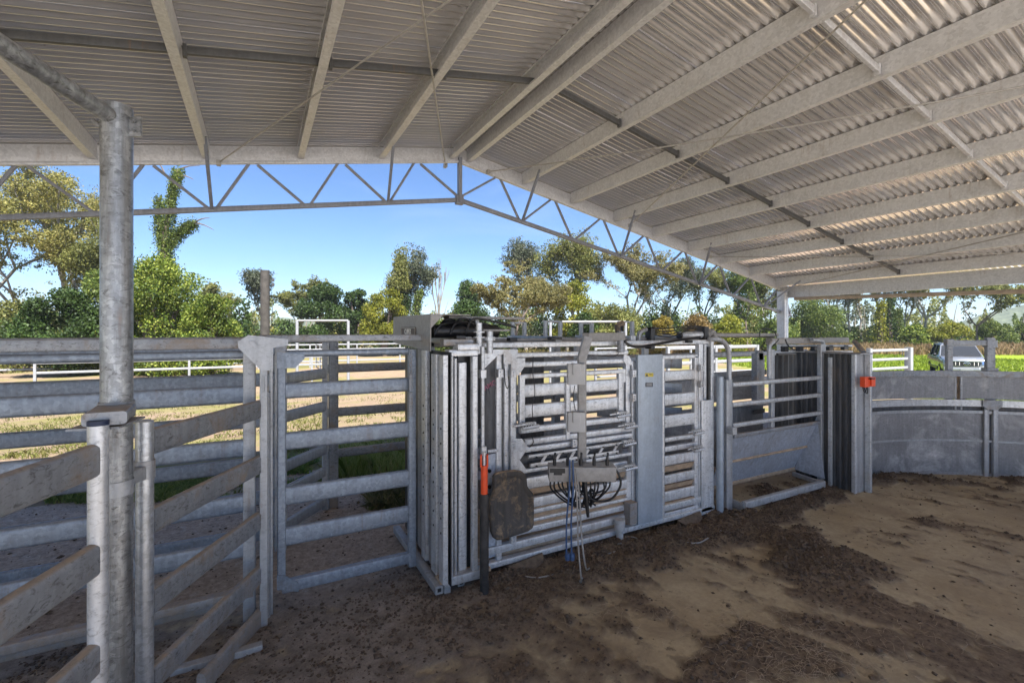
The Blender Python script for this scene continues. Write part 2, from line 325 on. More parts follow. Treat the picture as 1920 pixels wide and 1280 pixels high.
n2 = N(n, 'ShaderNodeTexNoise', Scale=28.0, Detail=9.0, Roughness=.75); n.links.new(P, n2.inputs['Vector'])
n3 = N(n, 'ShaderNodeTexNoise', Scale=95.0, Detail=6.0, Roughness=.7); n.links.new(P, n3.inputs['Vector'])
n5 = N(n, 'ShaderNodeTexNoise', Scale=9.0, Detail=6.0, Roughness=.7); n.links.new(P, n5.inputs['Vector'])
tan = mixc(n, ramp(n, n1.outputs[0], .35, .7), (.36, .265, .15, 1), (.52, .42, .27, 1))
tan = mixc(n, math_(n, 'MULTIPLY', ramp(n, n2.outputs[0], .38, .62), .35), tan, (.20, .14, .085, 1))
tan = mixc(n, math_(n, 'MULTIPLY', ramp(n, n5.outputs[0], .60, .66), .75), tan, (.10, .068, .042, 1))
n6 = N(n, 'ShaderNodeTexNoise', Scale=3.2, Detail=9.0, Roughness=.72, Distortion=.7); n.links.new(P, n6.inputs['Vector'])
tan = mixc(n, math_(n, 'MULTIPLY', ramp(n, n6.outputs[0], .45, .66), .6), tan, (.21, .15, .095, 1))
tan = mixc(n, ramp(n, n2.outputs[0], .66, .70), tan, (.06, .04, .026, 1))
man = mixc(n, ramp(n, n2.outputs[0], .35, .65), (.095, .063, .041, 1), (.26, .185, .12, 1))
man = mixc(n, math_(n, 'MULTIPLY', ramp(n, n3.outputs[0], .5, .75), .5), man, (.24, .17, .11, 1))
ert = mixc(n, ramp(n, n2.outputs[0], .35, .65), (.21, .15, .108, 1), (.52, .40, .30, 1))
ert = mixc(n, ramp(n, n5.outputs[0], .60, .70), ert, (.50, .43, .36, 1))
lft = mixc(n, ramp(n, n5.outputs[0], .35, .68), (.175, .135, .105, 1), (.38, .315, .26, 1))
lft = mixc(n, math_(n, 'MULTIPLY', ramp(n, n3.outputs[0], .45, .7), .4), lft, (.045, .03, .022, 1))
man = mixc(n, al, man, lft)
mk_f = math_(n, 'ADD', at, math_(n, 'MULTIPLY', math_(n, 'SUBTRACT', n2.outputs[0], .5), .9)); mk_f = ramp(n, mk_f, .12, .85)
c = mixc(n, mk_f, tan, man); c = mixc(n, ae, c, ert)
n.links.new(c, b.inputs['Base Color']); rgh = math_(n, 'ADD', math_(n, 'MULTIPLY', mk_f, .3), .62); n.links.new(rgh, b.inputs['Roughness'])
b.inputs['Specular IOR Level'].default_value = .35
bp = N(n, 'ShaderNodeBump', Strength=.75, Distance=.018); hh = math_(n, 'MULTIPLY', math_(n, 'ADD', n2.outputs[0], math_(n, 'MULTIPLY', n3.outputs[0], .5)), math_(n, 'ADD', mk_f, .12))
n.links.new(hh, bp.inputs['Height']); n.links.new(bp.outputs[0], b.inputs['Normal']); M['floor'] = m
fo = grid_obj('floor', GX, GY, GZ, M['floor'], {'manure': mk, 'earth': earth, 'left': left*(1-0)}); fo['kind'] = 'structure'
# ground sheet to the horizon
def axis(c): return np.unique(np.concatenate([np.arange(-900, -60, 60), np.arange(-60, 60, .75)+0., np.arange(60, 901, 60)])) + c
AX, AY = np.meshgrid(axis(0), axis(10)); inside = (AX > FX0+.8) & (AX < FX1-.8) & (AY > FY0+.8) & (AY < FY1-.8)
AZ = groundh_np(AX, AY) - .01 - .12*inside
m, n, b, o_ = newmat('paddock_ground'); g = N(n, 'ShaderNodeNewGeometry'); P = g.outputs['Position']; sep = N(n, 'ShaderNodeSeparateXYZ'); n.links.new(P, sep.inputs[0])
n1 = N(n, 'ShaderNodeTexNoise', Scale=.22, Detail=8.0, Roughness=.65, Distortion=.4); n.links.new(P, n1.inputs['Vector'])
n2 = N(n, 'ShaderNodeTexNoise', Scale=2.0, Detail=9.0, Roughness=.7); n.links.new(P, n2.inputs['Vector'])
n3 = N(n, 'ShaderNodeTexNoise', Scale=16.0, Detail=7.0, Roughness=.75); n.links.new(P, n3.inputs['Vector'])
dirt = mixc(n, ramp(n, n2.outputs[0], .3, .7), (.20, .145, .098, 1), (.31, .235, .162, 1)); dirt = mixc(n, ramp(n, n3.outputs[0], .55, .7), dirt, (.22, .15, .09, 1))
dry = mixc(n, ramp(n, n3.outputs[0], .35, .65), (.14, .14, .045, 1), (.25, .22, .09, 1))
gf = ramp(n, math_(n, 'ADD', math_(n, 'MULTIPLY', n1.outputs[0], .7), math_(n, 'MULTIPLY', n2.outputs[0], .3)), .47, .56)
yard = mixc(n, gf, dirt, dry)
fld = mixc(n, ramp(n, n2.outputs[0], .3, .7), (.14, .20, .015, 1), (.25, .31, .03, 1)); fld = mixc(n, math_(n, 'MULTIPLY', ramp(n, n3.outputs[0], .4, .7), .4), fld, (.15, .22, .02, 1))
# the green paddock lies to the right of the yards: X > .55 Y + 10
fm = math_(n, 'SUBTRACT', sep.outputs[0], math_(n, 'MULTIPLY', sep.outputs[1], .62)); fm = math_(n, 'ADD', fm, math_(n, 'MULTIPLY', n1.outputs[0], 3.0)); fm = ramp(n, math_(n, 'MULTIPLY', math_(n, 'SUBTRACT', fm, 17.0), .25), .2, .8)
c = mixc(n, fm, yard, fld); bounce_pad = ramp(n, math_(n, 'MULTIPLY', sep.outputs[1], -1.0), .1, .8); bounce_pad = math_(n, 'MAXIMUM', bounce_pad, ramp(n, math_(n, 'MULTIPLY', math_(n, 'ADD', sep.outputs[0], math_(n, 'MULTIPLY', math_(n, 'MAXIMUM', sep.outputs[1], 0.0), .6)), -1.0), 4.6, 5.4)); bounce_pad = math_(n, 'MAXIMUM', bounce_pad, ramp(n, math_(n, 'SUBTRACT', math_(n, 'MULTIPLY', sep.outputs[0], .17), sep.outputs[1]), .2, 1.0)); c = mixc(n, bounce_pad, c, mixc(n, n2.outputs[0], (.58, .55, .51, 1), (.74, .71, .67, 1))); n.links.new(c, b.inputs['Base Color']); b.inputs['Roughness'].default_value = .95; b.inputs['Specular IOR Level'].default_value = .1  # pale pad added on unseen ground to bounce sun under the roof
bp = N(n, 'ShaderNodeBump', Strength=.8, Distance=.05); n.links.new(n3.outputs[0], bp.inputs['Height']); n.links.new(bp.outputs[0], b.inputs['Normal'])
go = grid_obj('ground', AX, AY, AZ, m); go['kind'] = 'structure'

# small loose bits ---------------------------------------------------
def facecloud(name, P, size, mat, parent=None, asp=1.0, droop=0.0, tri=False, upw=0.0, jit=.5, label=None, cat=None, kind=None, length=None):
    """many small separate leaf-shaped faces"""
    n = len(P); a = rng.normal(size=(n, 3)); a[:, 2] -= droop; a /= np.linalg.norm(a, axis=1)[:, None] + 1e-9
    if upw: a[:, 2] = np.abs(a[:, 2]) + upw; a /= np.linalg.norm(a, axis=1)[:, None]
    b_ = rng.normal(size=(n, 3)); b_ -= (b_*a).sum(1)[:, None]*a; b_ /= np.linalg.norm(b_, axis=1)[:, None] + 1e-9
    s = size*(1-jit/2+jit*rng.random(n))[:, None]; L = a*s*(length or 1.0); W = b_*s*.5*asp
    V = np.stack([P - L*.5, P + W, P + L*.5, P - W], 1).reshape(-1, 3); base = np.array(WL[parent.name]) if parent else np.zeros(3); V = V - base
    me = bpy.data.meshes.new(name); me.vertices.add(4*n); me.vertices.foreach_set('co', V.ravel()); me.loops.add(4*n); me.loops.foreach_set('vertex_index', np.arange(4*n))
    me.polygons.add(n); me.polygons.foreach_set('loop_start', np.arange(0, 4*n, 4)); me.polygons.foreach_set('loop_total', np.full(n, 4)); me.update(calc_edges=True)
    me.materials.append(mat); o = bpy.data.objects.new(name, me); C.objects.link(o); WL[o.name] = Vector(base)
    if parent: o.parent = parent
    return tagit(o, label, cat, None, kind)
def samp(fld_, k, thr=0):
    p = fld_.ravel().astype(float); p = np.where(p > thr, p, 0); p /= p.sum(); i = rng.choice(len(p), k, p=p); st = (gx[1]-gx[0])
    return GX.ravel()[i] + rng.uniform(-st, st, k), GY.ravel()[i] + rng.uniform(-st, st, k), GZ.ravel()[i]
x, y, z = samp((heavy + .022*mk + .004)*(1-earth) + .012*earth, 46000)
mb = MB(); oc = np.array([(1, 0, 0), (0, 1, 0), (-1, 0, 0), (0, -1, 0), (0, 0, 1), (0, 0, -1)], float); of = [(0, 1, 4), (1, 2, 4), (2, 3, 4), (3, 0, 4), (1, 0, 5), (2, 1, 5), (3, 2, 5), (0, 3, 5)]
kk = len(x); sz = rng.gamma(1.6, .0026, kk)+.0018; ang = rng.random(kk)*6.28
V = oc[None]*np.stack([sz*rng.uniform(.7, 1.5, kk), sz*rng.uniform(.7, 1.5, kk), sz*rng.uniform(.5, 1, kk)], 1)[:, None, :]*rng.uniform(.75, 1.25, (kk, 6, 1))
ca, sa = np.cos(ang)[:, None], np.sin(ang)[:, None]; V = np.stack([V[..., 0]*ca - V[..., 1]*sa + x[:, None], V[..., 0]*sa + V[..., 1]*ca + y[:, None], V[..., 2] + (z + sz*.3)[:, None]], -1).reshape(-1, 3)
F = (np.array(of)[None] + 6*np.arange(kk)[:, None, None]).reshape(-1, 3)
me = bpy.data.meshes.new('manure_clods'); me.vertices.add(len(V)); me.vertices.foreach_set('co', V.ravel()); me.loops.add(F.size); me.loops.foreach_set('vertex_index', F.ravel().astype(int))
me.polygons.add(len(F)); me.polygons.foreach_set('loop_start', np.arange(0, F.size, 3)); me.polygons.foreach_set('loop_total', np.full(len(F), 3)); me.update(calc_edges=True)
me.materials.append(plain('dry_manure', (.12, .08, .053), .95, 0, .5, 40)); o = bpy.data.objects.new('manure_clods', me); C.objects.link(o)
tagit(o, 'loose dark brown manure clods scattered on the concrete floor', 'manure', kind='stuff')
mb = MB(); x, y, z = samp(mk*.5 + heavy + earth*2.0 + .05, 9000)
for i in range(len(x)):
    a = random.random()*6.28; L = random.uniform(.015, .06)*(1.6 if random.random() < .08 else 1); cu = random.uniform(-.6, .6)
    p = [Vector((x[i]+math.cos(a+cu*t)*L*t, y[i]+math.sin(a+cu*t)*L*t, z[i]+.006+.012*random.random()*t)) for t in (0, .5, 1)]
    s_ = Vector((-math.sin(a), math.cos(a), .3))*random.uniform(.0006, .0014); mb.add([p[0]-s_, p[0]+s_, p[1]+s_, p[2]+s_*.5, p[2]-s_*.5, p[1]-s_], [(0, 1, 2, 5), (5, 2, 3, 4)])
for cu_, cv_, n_, sp in ((1430, 1180, 170, 70), (1520, 1240, 120, 60), (1150, 1130, 40, 60), (1480, 1270, 100, 60), (1700, 1200, 70, 110)):
    for i in range(n_):
        p = pZ(cu_+random.gauss(0, sp), cv_+random.gauss(0, sp*.4), .02); a = random.random()*6.28; L = random.uniform(.05, .14); cu = random.uniform(-2.5, 2.5); q = p.copy(); pts = [q.copy()]
        for k in range(5): a += cu/5; q = q + Vector((math.cos(a), math.sin(a), 0))*L/5; pts.append(q + Vector((0, 0, .012*math.sin(k))))
        mb.tube(pts, .0009, 3, 1, cap=False)
o = mb.build('straw', plain('dry_straw', (.42, .31, .20), .8, 0, .4, 30), smooth=0); tagit(o, 'pale broken straw and hay stalks strewn over the floor', 'straw', kind='stuff')

# ------------------------------------------------------------------ shed
shed = T('cattle_shed', 'open steel cattle shed with corrugated gable roof on trusses and posts', 'shed', (RX, 0, 0))
YT, Y0 = 5.7, -2.4; XL, XR = -4.9, 9.5  # roof cut short behind the camera to let sun in
def sheetside(xa, xb, name):
    mb = MB(); nper = 10; P_ = .0762
    k = 0; y = YT + .12
    while y > Y0:
        ys = np.linspace(0, P_*(nper+.55), 8*nper + 5); vv = []
        for dx in (0, 1):
            X_ = xb if dx else xa; za = zp(X_) + .172
            for t in ys:
                lift = .004*(t/(P_*nper)) 
                vv.append((X_, y - t, za + .0105*math.sin(2*math.pi*t/P_) - lift))
        nn = len(ys); ff = [(i, i+1, nn+i+1, nn+i) for i in range(nn-1)]
        mb.add(vv, ff); y -= P_*nper; k += 1
    return mb.build(name, M['roof'], shed, smooth=60)
sheetside(RX, XL-.15, 'roof_sheeting'); sheetside(RX, XR+.35, 'roof_sheeting')
mb = MB(); mb.plate([(RX-.18, Y0, zp(RX-.18)+.19), (RX, Y0, ZP+.215), (RX, YT+.12, ZP+.215), (RX-.18, YT+.12, zp(RX-.18)+.19)], (0, 0, 1), .003)
mb.plate([(RX+.18, Y0, zp(RX+.18)+.19), (RX, Y0, ZP+.215), (RX, YT+.12, ZP+.215), (RX+.18, YT+.12, zp(RX+.18)+.19)], (0, 0, 1), .003); mb.build('ridge_cap', M['roof'], shed)
def cprof(h, f, t=.004, lip=.02, s=1):   # C section, web on one side
    p = [(0, 0), (f, 0), (f, lip), (f-t, lip), (f-t, t), (t, t), (t, h-t), (f-t, h-t), (f-t, h-lip), (f, h-lip), (f, h), (0, h)]
    p = [(s*a, b_) for a, b_ in p]; return p if s > 0 else p[::-1]
pxs = [(RX-.09, -1), (RX+.09, 1)] + [(RX-.10-.88*k, -1) for k in range(1, 9) if RX-.1-.88*k > XL] + [(RX+.10+.823*k, 1) for k in range(1, 9)]
for X_, sd in pxs:
    z = zp(X_); mb = MB()
    for ya, yb in ((YT-.03, -.19), (-.21, Y0)):
        # web faces the ridge
        prof = cprof(.155, .062, s=1 if sd < 0 else -1) if sd < 0 else cprof(.155, .062, s=-1)
        mb.prism((X_, ya, z), (X_, yb, z), prof)
    mb.build('purlin', M['purlin'], shed)
# bridging between purlins
sx = sorted(p[0] for p in pxs)
for yb in (3.65, 1.77, -1.6):
    for a, b_ in zip(sx[:-1], sx[1:]):
        if b_ - a < .3: continue
        mb = MB(); a2 = a + .07 if b_ > RX else a + .01; mb.bar((a+.01, yb, zp(a)+.05), (b_-.01, yb, zp(b_)+.05), .03, .05, .003, up=(0, 0, 1)) ; mb.box(b_-.035, b_-.012, yb-.02, yb+.02, zp(b_)+.012, zp(b_)+.09, .002) if b_ > RX else mb.box(a+.012, a+.035, yb-.02, yb+.02, zp(a)+.012, zp(a)+.09, .002)
        mb.build('bridging', M['brace'] if yb > 3 else M['purlin'], shed)
def truss(Y):
    mb = MB()
    for xe in (XL, XR-.1):
        mb.prism((RX, Y, ZP+.06), (xe, Y, zp(xe)+.06), cprof(.15, .05, .005, .018)[:] if 0 else rrect(.006, .17, .002)); 
        for dz in (-.025, .145): mb.prism((RX, Y+.025, ZP+dz+.0), (xe, Y+.025, zp(xe)+dz), rrect(.06, .007, .002))
        mb.prism((RX, Y-.015, ZP-.028), (xe, Y-.015, zp(xe)-.028), rrect(.03, .03, .003))
    tr = mb.build('truss', M['purlin'], shed)
    WL[tr.name] = WL[shed.name]
    for xe, sd in ((XL+.3, -1), (XR-.35, 1)):
        c = MB(); c.bar((RX, Y+.01, ZP-.52), (xe, Y+.01, zp(xe)-.47), .05, .05, .004); c.build('bottom_chord', M['truss'], tr)
        k = 0; x = .56; wb = MB()
        prev = RX
        while RX + sd*x > XL+.3 and RX + sd*x < XR-.3:
            xt = RX + sd*x; xb = RX + sd*(x+.37); zt = zp(xt)-.04; zb = zp(xb)-.5
            wb.bar((prev, Y+.01, zp(prev)-.49), (xt-sd*.04, Y+.01, zt), .028, .028, .003); wb.bar((xt+sd*.04, Y+.01, zt), (xb-sd*.03, Y+.01, zb), .028, .028, .003)
            prev = xb + sd*.03; x += .895; k += 1
        if sd > 0: wb.bar((prev, Y+.01, zp(prev)-.48), (XR-.2, Y+.01, zp(XR)+.02), .03, .03, .003)
        wb.build('web_bars', M['truss'], tr)
    c = MB(); c.bar((RX, Y-.01, ZP-.56), (RX, Y-.01, ZP+.02), .045, .07, .004, up=(0, 1, 0)); c.box(RX-.05, RX+.05, Y-.03, Y+.04, ZP-.58, ZP-.47, .004); c.build('king_post', M['truss'], tr)
    for xb in (RX-.93-.895*2, RX-.93, RX+.93, RX+.93+1.79, RX+.93+3.58, RX+.93+5.37):    # fly braces from bottom chord up to the purlins
        if not (XL < xb < XR-.5): continue
        sd = 1 if xb > RX else -1
        near = min(sx, key=lambda q: abs(q - (xb+sd*.05))); c = MB(); c.bar((xb, Y-.03, zp(xb)-.5), (near, Y-.5, zp(near)+.06), .03, .03, .003); c.build('fly_brace', M['truss'], tr)
    return tr
for Y in (YT, -.2): truss(Y)
for Y in (YT, -.2):
    for X_ in (XL+.1, XR-.2):
        mb = MB(); mb.pipe((X_, Y, groundh(X_, Y)), (X_, Y, zp(X_)-.02), .07, 20); mb.build('column', M['pipe'], shed)
        mb = MB(); mb.box(X_-.14, X_-.09, Y-.09, Y+.07, .0, zp(X_)-.03, .004) if X_ > 0 else mb.box(X_-.1, X_+.1, Y-.1, Y+.1, 0, .02, .002)
        mb.box(X_-.13, X_+.1, Y-.1, Y+.1, zp(X_)-.5, zp(X_)-.49, .002); mb.build('column_plate', M['purlin'] if X_ > 0 else M['pipe'], shed)
for X_, sd in ((XL, -1), (XR-.15, 1)):
    mb = MB(); mb.prism((X_, YT+.05, 2.47 if sd > 0 else 2.62), (X_, Y0, 2.47 if sd > 0 else 2.62), cprof(.23 if sd > 0 else .2, .07, .006, s=-sd)); mb.build('eave_beam', M['purlin'], shed)
    if sd > 0:
        a = pX(1490, 560, X_); b_ = pX(1920, 546, X_); dr = (b_-a); e = a + dr*3.5
        mb = MB(); mb.tube([a, e], .032, 12, 1); mb.build('eave_pipe', plain('tan_painted_pipe', (.45, .36, .27), .6, .1, .2), shed)
def rodp(u, v, sd, off=.035):
    d = D(u, v); k = KR if sd > 0 else KL; zo = ZP - off
    t = (zo + RX*k - 1.8)/(d.z + k*d.x) if sd > 0 else (zo - RX*k - 1.8)/(d.z - k*d.x); return CAM + d*t
for a, b_, sd, sag in (((835, 310), (790, 0), -1, 0), ((410, 305), (845, 0), -1, 0), ((915, 322), (1920, 150), 1, .06), ((1182, 422), (1625, 0), 1, 0), ((1330, 481), (1920, 468), 1, .05), ((1467, 542), (1920, 435), 1, 0)):
    A = rodp(*a, sd); B = rodp(*b_, sd); E_ = B + (B-A)*.35; L = (E_-A); pts = [A + L*t - Vector((0, 0, sag*4*t*(1-t))) for t in (0, .25, .5, .75, 1)]
    mb = MB(); mb.tube(pts, .0075, 6, 4); mb.box(A.x-.02, A.x+.02, A.y-.03, A.y+.03, A.z-.03, A.z+.02, .003); mb.build('brace_rod', M['rod'], shed)

# ------------------------------------------------------------------ cattle yard fences (oval rails on square posts)
OV = rrect(.044, .108, .02, 4)
def rail_mb(p0, p1, h=.108, d=.044): return MB().prism(p0, p1, rrect(d, h, .019, 4))
def post_part(par, x, y, z0, z1, w_=.09, mat='galv'):
    mb = MB(); mb.box(x-w_/2, x+w_/2, y-w_/2, y+w_/2, z0, z1, .008); return mb.build('post', M[mat], par)
ZR = [.17, .46, .735, 1.08, 1.41, 1.655]
# front race fence left of the post
fA = T('yard_fence', 'near blue grey steel rail fence behind the round column, left of the square post', 'fence', (-1.5, 3.35, 0), 'steel rail panels of the cattle race')
for z in ZR[1:]: rail_mb((-4.2, 3.35, z), (-.03, 3.35, z), .108 if z < 1.5 else .05).build('rail', M['galv_rail'], fA)
MB().bar((-4.2, 3.35, 1.725), (-.0, 3.35, 1.725), .05, .065).build('top_rail', M['galv_dirty'], fA)
mb = MB(); mb.bar((-4.2, 3.33, .19), (-.03, 3.33, .19), .06, .05); mb.build('bottom_rail', M['galv_dirty'], fA); MB().bar((-4.2, 3.40, .12), (-.03, 3.40, .12), .05, .05).build('bottom_rail', M['galv_dirty'], fA)
post_part(fA, -.05, 3.36, 0, 1.7, .07); post_part(fA, -2.6, 3.36, 0, 1.7)
fB = T('yard_fence', 'second steel rail fence just behind the near one, across the race', 'fence', (-1.5, 4.3, 0), 'steel rail panels of the cattle race')
for z in ZR: rail_mb((-4.8, 4.3, z), (.12, 4.3, z)).build('rail', M['galv_rail'], fB)
MB().bar((-4.8, 4.3, 1.73), (.55, 4.3, 1.73), .05, .05).build('top_rail', M['galv_dirty'], fB)
post_part(fB, .16, 4.3, 0, 1.75); post_part(fB, -2.4, 4.3, 0, 1.75)
fC = T('yard_fence', 'shaded rail fence with wide dark post seen through the sliding gate', 'fence', (.62, 5.08, 0), 'steel rail panels of the cattle race')
for z in (.55, .97, 1.42): rail_mb((.62, 5.1, z), (9.0, 5.1, z), .09).build('rail', M['galv_dirty'], fC)
post_part(fC, .67, 5.08, -.03, 1.72, .09, 'galv_dirty'); post_part(fC, 3.4, 5.1, 0, 1.6, .09, 'galv_dirty')
# swung gate behind
gB = T('yard_gate', 'half open rail gate swung back between the race and the wide dark post', 'gate', (.58, 5.0, 0))
ga, gb_ = Vector((.10, 4.40, 0)), Vector((.585, 5.03, 0))
for z in (.1, .4, .62, 1.05, 1.38): MB().prism(ga + Vector((0, 0, z+.01)), gb_ + Vector((0, 0, z)), rrect(.042, .1, .018, 4)).build('rail', M['galv'], gB)
mb = MB(); mb.bar(gb_ + Vector((0, 0, 0)), gb_ + Vector((0, 0, 1.72)), .05, .05); mb.build('stile', M['galv'], gB)
mb = MB(); mb.bar(ga + Vector((0, 0, 0)), ga + Vector((0, 0, 1.6)), .04, .04); mb.build('stile', M['galv'], gB)
# square post assembly at u 480-520
gp = T('gate_post', 'square steel post with angled top gusset between the race fence and the sliding gate', 'post', (.045, 3.30, 0))
mb = MB(); vp(mb, 487, 502, 650, 1215, 3.22, .075); vp(mb, 504, 512, 655, 1212, 3.34, .06); mb.build('upright', M['galv'], gp)
G = [(438, 634), (470, 627), (503, 640), (503, 700), (492, 695), (447, 652)]
mb = MB(); mb.plate([pY(u, v, 3.18) for u, v in [(446, 640), (466, 628), (540, 636), (540, 647), (512, 652), (512, 694), (490, 694), (447, 652)]], (0, 1, 0), .012)
mb.plate([pY(u, v, 3.165) for u, v in [(466, 640), (474, 638), (484, 648), (478, 652)]], (0, 1, 0), .01); mb.build('gusset_plate', M['galv'], gp)
mb = MB(); a, b_ = pY(494, 706, 3.2), pY(494, 735, 3.2); mb.tube([a, b_], .006, 6, 1); mb.build('drop_bolt', M['galv'], gp)
# sliding gate between post and crush
sg = T('sliding_gate', 'grey steel slide gate with horizontal rails hung between square post and crush', 'gate', (.55, 3.38, 0))
mb = MB(); vp(mb, 520, 536, 672, 1105, 3.34, .05, .008); mb.build('stile', M['galv_rail'], sg)
mb = MB(); vp(mb, 767, 781, 655, 1062, 3.34, .05, .008); mb.build('stile', M['galv_rail'], sg)
xg0, xg1 = pY(535, 900, 3.36).x, pY(768, 900, 3.36).x
for z, h in ((1.655, .046), (1.415, .102), (1.09, .115), (.735, .12), (.473, .12)): rail_mb((xg0, 3.37, z), (xg1, 3.37, z), h, .04).build('rail', M['galv_rail'], sg)
mb = MB(); mb.bar((xg0-.02, 3.37, .155), (xg1+.02, 3.37, .155), .05, .075); mb.build('bottom_frame', M['galv_rail'], sg)
mb = MB(); mb.plate([pY(u, v, 3.335) for u, v in [(519, 1078), (534, 1078), (560, 1092), (560, 1108), (519, 1104)]], (0, 1, 0), .012); mb.build('corner_gusset', M['galv_rail'], sg)
mb = MB(); mb.plate([pY(u, v, 3.335) for u, v in [(519, 660), (571, 664), (571, 672), (553, 690), (519, 690)]], (0, 1, 0), .012); mb.build('corner_gusset', M['galv_rail'], sg)
mb = MB(); mb.bar((.0, 3.36, 1.755), (1.12, 3.36, 1.755), .05, .045); mb.build('track', M['galv_dirty'], sg)
mb = MB()
for k in range(9): p = pY(770, 660 + k*8, 3.315); mb.tube([p + Vector((0, 0, .016)), p + Vector((.009, -.004*(k % 2), 0)), p - Vector((0, 0, .016)), p + Vector((-.009, .004*(k % 2), 0)), p + Vector((0, 0, .016))], .0032, 5, 3)
for v0, v1 in ((700, 732), (735, 780)): a = pY(770, v0, 3.31); b_ = pY(770, v1, 3.31); mb.bar(a, b_, .026, .02, .003)
mb.build('latch_chain', M['galv_dirty'], sg)

# ------------------------------------------------------------------ round column with pipe arm and the two near gates
DC = 1.80
pc = pD(219, 621, DC); col = T('steel_column', 'tall weathered round steel column with a pipe arm welded to its top', 'column', (pc.x, pc.y, 0))
zt = 1.8 + (621-200)/F_PX*DC
mb = MB(); mb.pipe((pc.x, pc.y, -.02), (pc.x, pc.y, zt), .050, 32); mb.build('shaft', M['column'], col)
a1 = pD(203, 216, DC-.04); a2 = pD(0, 84, 1.37); mb = MB(); mb.tube([a1, a2, a2 + (a2-a1)*1.2], .030, 20, 1); mb.build('pipe_arm', M['column'], col)
rt = Vector((CO, -SI, 0)); fw = Vector((SI, CO, 0))
mb = MB(); p = pc + rt*.049; p.z = 0
mb.plate([p + Vector((0, 0, 2.62)), p + rt*.045 + Vector((0, 0, 2.62)), p + rt*.045 + Vector((0, 0, 2.545)), p + Vector((0, 0, 2.545))], fw, .01)
for k in (0, 1): c_ = p + rt*.025 + Vector((0, 0, 2.6-.035*k)) - fw*.008; mb.prism(c_, c_ - fw*.008, circ(.006, 8))
q = pc - rt*.055; q.z = 2.58; mb.prism(q + Vector((0, 0, 0)), q - rt*.03 + Vector((0, 0, .025)), rrect(.03, .012, .002)); mb.build('lug_plate', M['column'], col)
mb = MB()   # hinge collar carried by the column
h0 = pD(196, 785, 1.60); h0b = Vector((pc.x, pc.y, h0.z)); mb.bar(h0 - Vector((0, 0, .0)), h0b - (h0b-h0).normalized()*.02, .12, .045, .012)
mb.bar(h0 - Vector((0, 0, .035)) - rt*.04, h0b - Vector((0, 0, .035)) + rt*.02, .15, .008, .003); mb.pipe(Vector((pc.x, pc.y, h0.z-.03)), Vector((pc.x, pc.y, h0.z+.03)), .056, 28); mb.build('hinge_collar', M['galv_dirty'], col)
s1 = pD(184, 621, 1.58); s2 = pD(271, 621, 1.95)
mb = MB(); zb = 1.8 - (892-621)/F_PX*1.88
mb.pipe(Vector((s2.x, s2.y, zb-.03)), Vector((s2.x, s2.y, zb+.045)), .037, 24)
mb.pipe(Vector((pc.x, pc.y, zb-.045)), Vector((pc.x, pc.y, zb+.01)), .0525, 28); m_ = (Vector((s2.x, s2.y, zb)) + Vector((pc.x, pc.y, zb)))/2
mb.bar(Vector((s2.x, s2.y, zb)), Vector((pc.x, pc.y, zb)), .05, .055, .006)
pb = Vector((s2.x, s2.y, zb-.005)) - fw*.042; mb.prism(pb, pb - fw*.02, circ(.013, 6)); mb.build('strap_bracket', M['galv'], col)
# left near gate
lg = T('yard_gate', 'nearest gate in the left corner, grimy rails on a thick pale round pipe', 'gate', (s1.x, s1.y, 0), 'gates hung on the round column')
mb = MB(); mb.pipe((s1.x, s1.y, -.02), (s1.x, s1.y, 1.8-(790-621)/F_PX*1.58), .0285, 24); mb.build('stile', M['galv_bright'], lg)
mb = MB(); ztp = 1.8-(790-621)/F_PX*1.58; mb.pipe((s1.x, s1.y, ztp-.012), (s1.x, s1.y, ztp+.003), .0295, 24); mb.build('seal_band', M['navy'], lg)
e1 = pD(0, 621, 1.225); dl = Vector((e1.x - s1.x, e1.y - s1.y, 0)); 
for z in (.05, .38, .71, 1.04, 1.37):
    A = Vector((s1.x, s1.y, z)) + dl.normalized()*.01 - fw*.012; rr_ = MB().prism(A, A + dl.normalized()*1.4, rrect(.044, .112, .02, 4)).build('rail', M['galv_dirty'], lg)
# right near gate
rg = T('yard_gate', 'brown stained rail gate angled from the round column back to the square post', 'gate', (s2.x, s2.y, 0), 'gates hung on the round column')
mb = MB(); zt2 = 1.8-(785-621)/F_PX*1.95; mb.tube([(s2.x, s2.y, -.02), (s2.x, s2.y, zt2-.01)], .032, 24, 1); mb.ball((s2.x, s2.y, zt2-.012), .0318, 8, (1, 1, .3)); mb.build('stile', M['pipe'], rg)
e2 = pD(497, 621, 2.93); d2 = Vector((e2.x-s2.x, e2.y-s2.y, 0))
mb = MB(); mb.pipe((e2.x, e2.y, -.0), (e2.x, e2.y, 1.8-(735-621)/F_PX*2.93), .03, 20); mb.build('stile', M['galv'], rg)
for z in (-.0, .33, .66, 1.0, 1.335):
    A = Vector((s2.x, s2.y, z)) + d2.normalized()*.03; B = Vector((e2.x, e2.y, z-.01)) - d2.normalized()*.0
    if z < .1: A = A.lerp(B, .35); A.z = .06; B.z = .06
    MB().prism(A, B, rrect(.044, .112, .02, 4)).build('rail', M['galv_dirty'], rg)
th = T('floor_channel', 'low steel channel lying on the floor under the brown gate', 'channel', tuple(pZ(410, 1236, 0)))
A, B = pZ(320, 1262, .02), pZ(492, 1212, .02); mb = MB(); mb.bar(A, B, .05, .05, .004); mb.build('channel_bar', M['galv'], th)

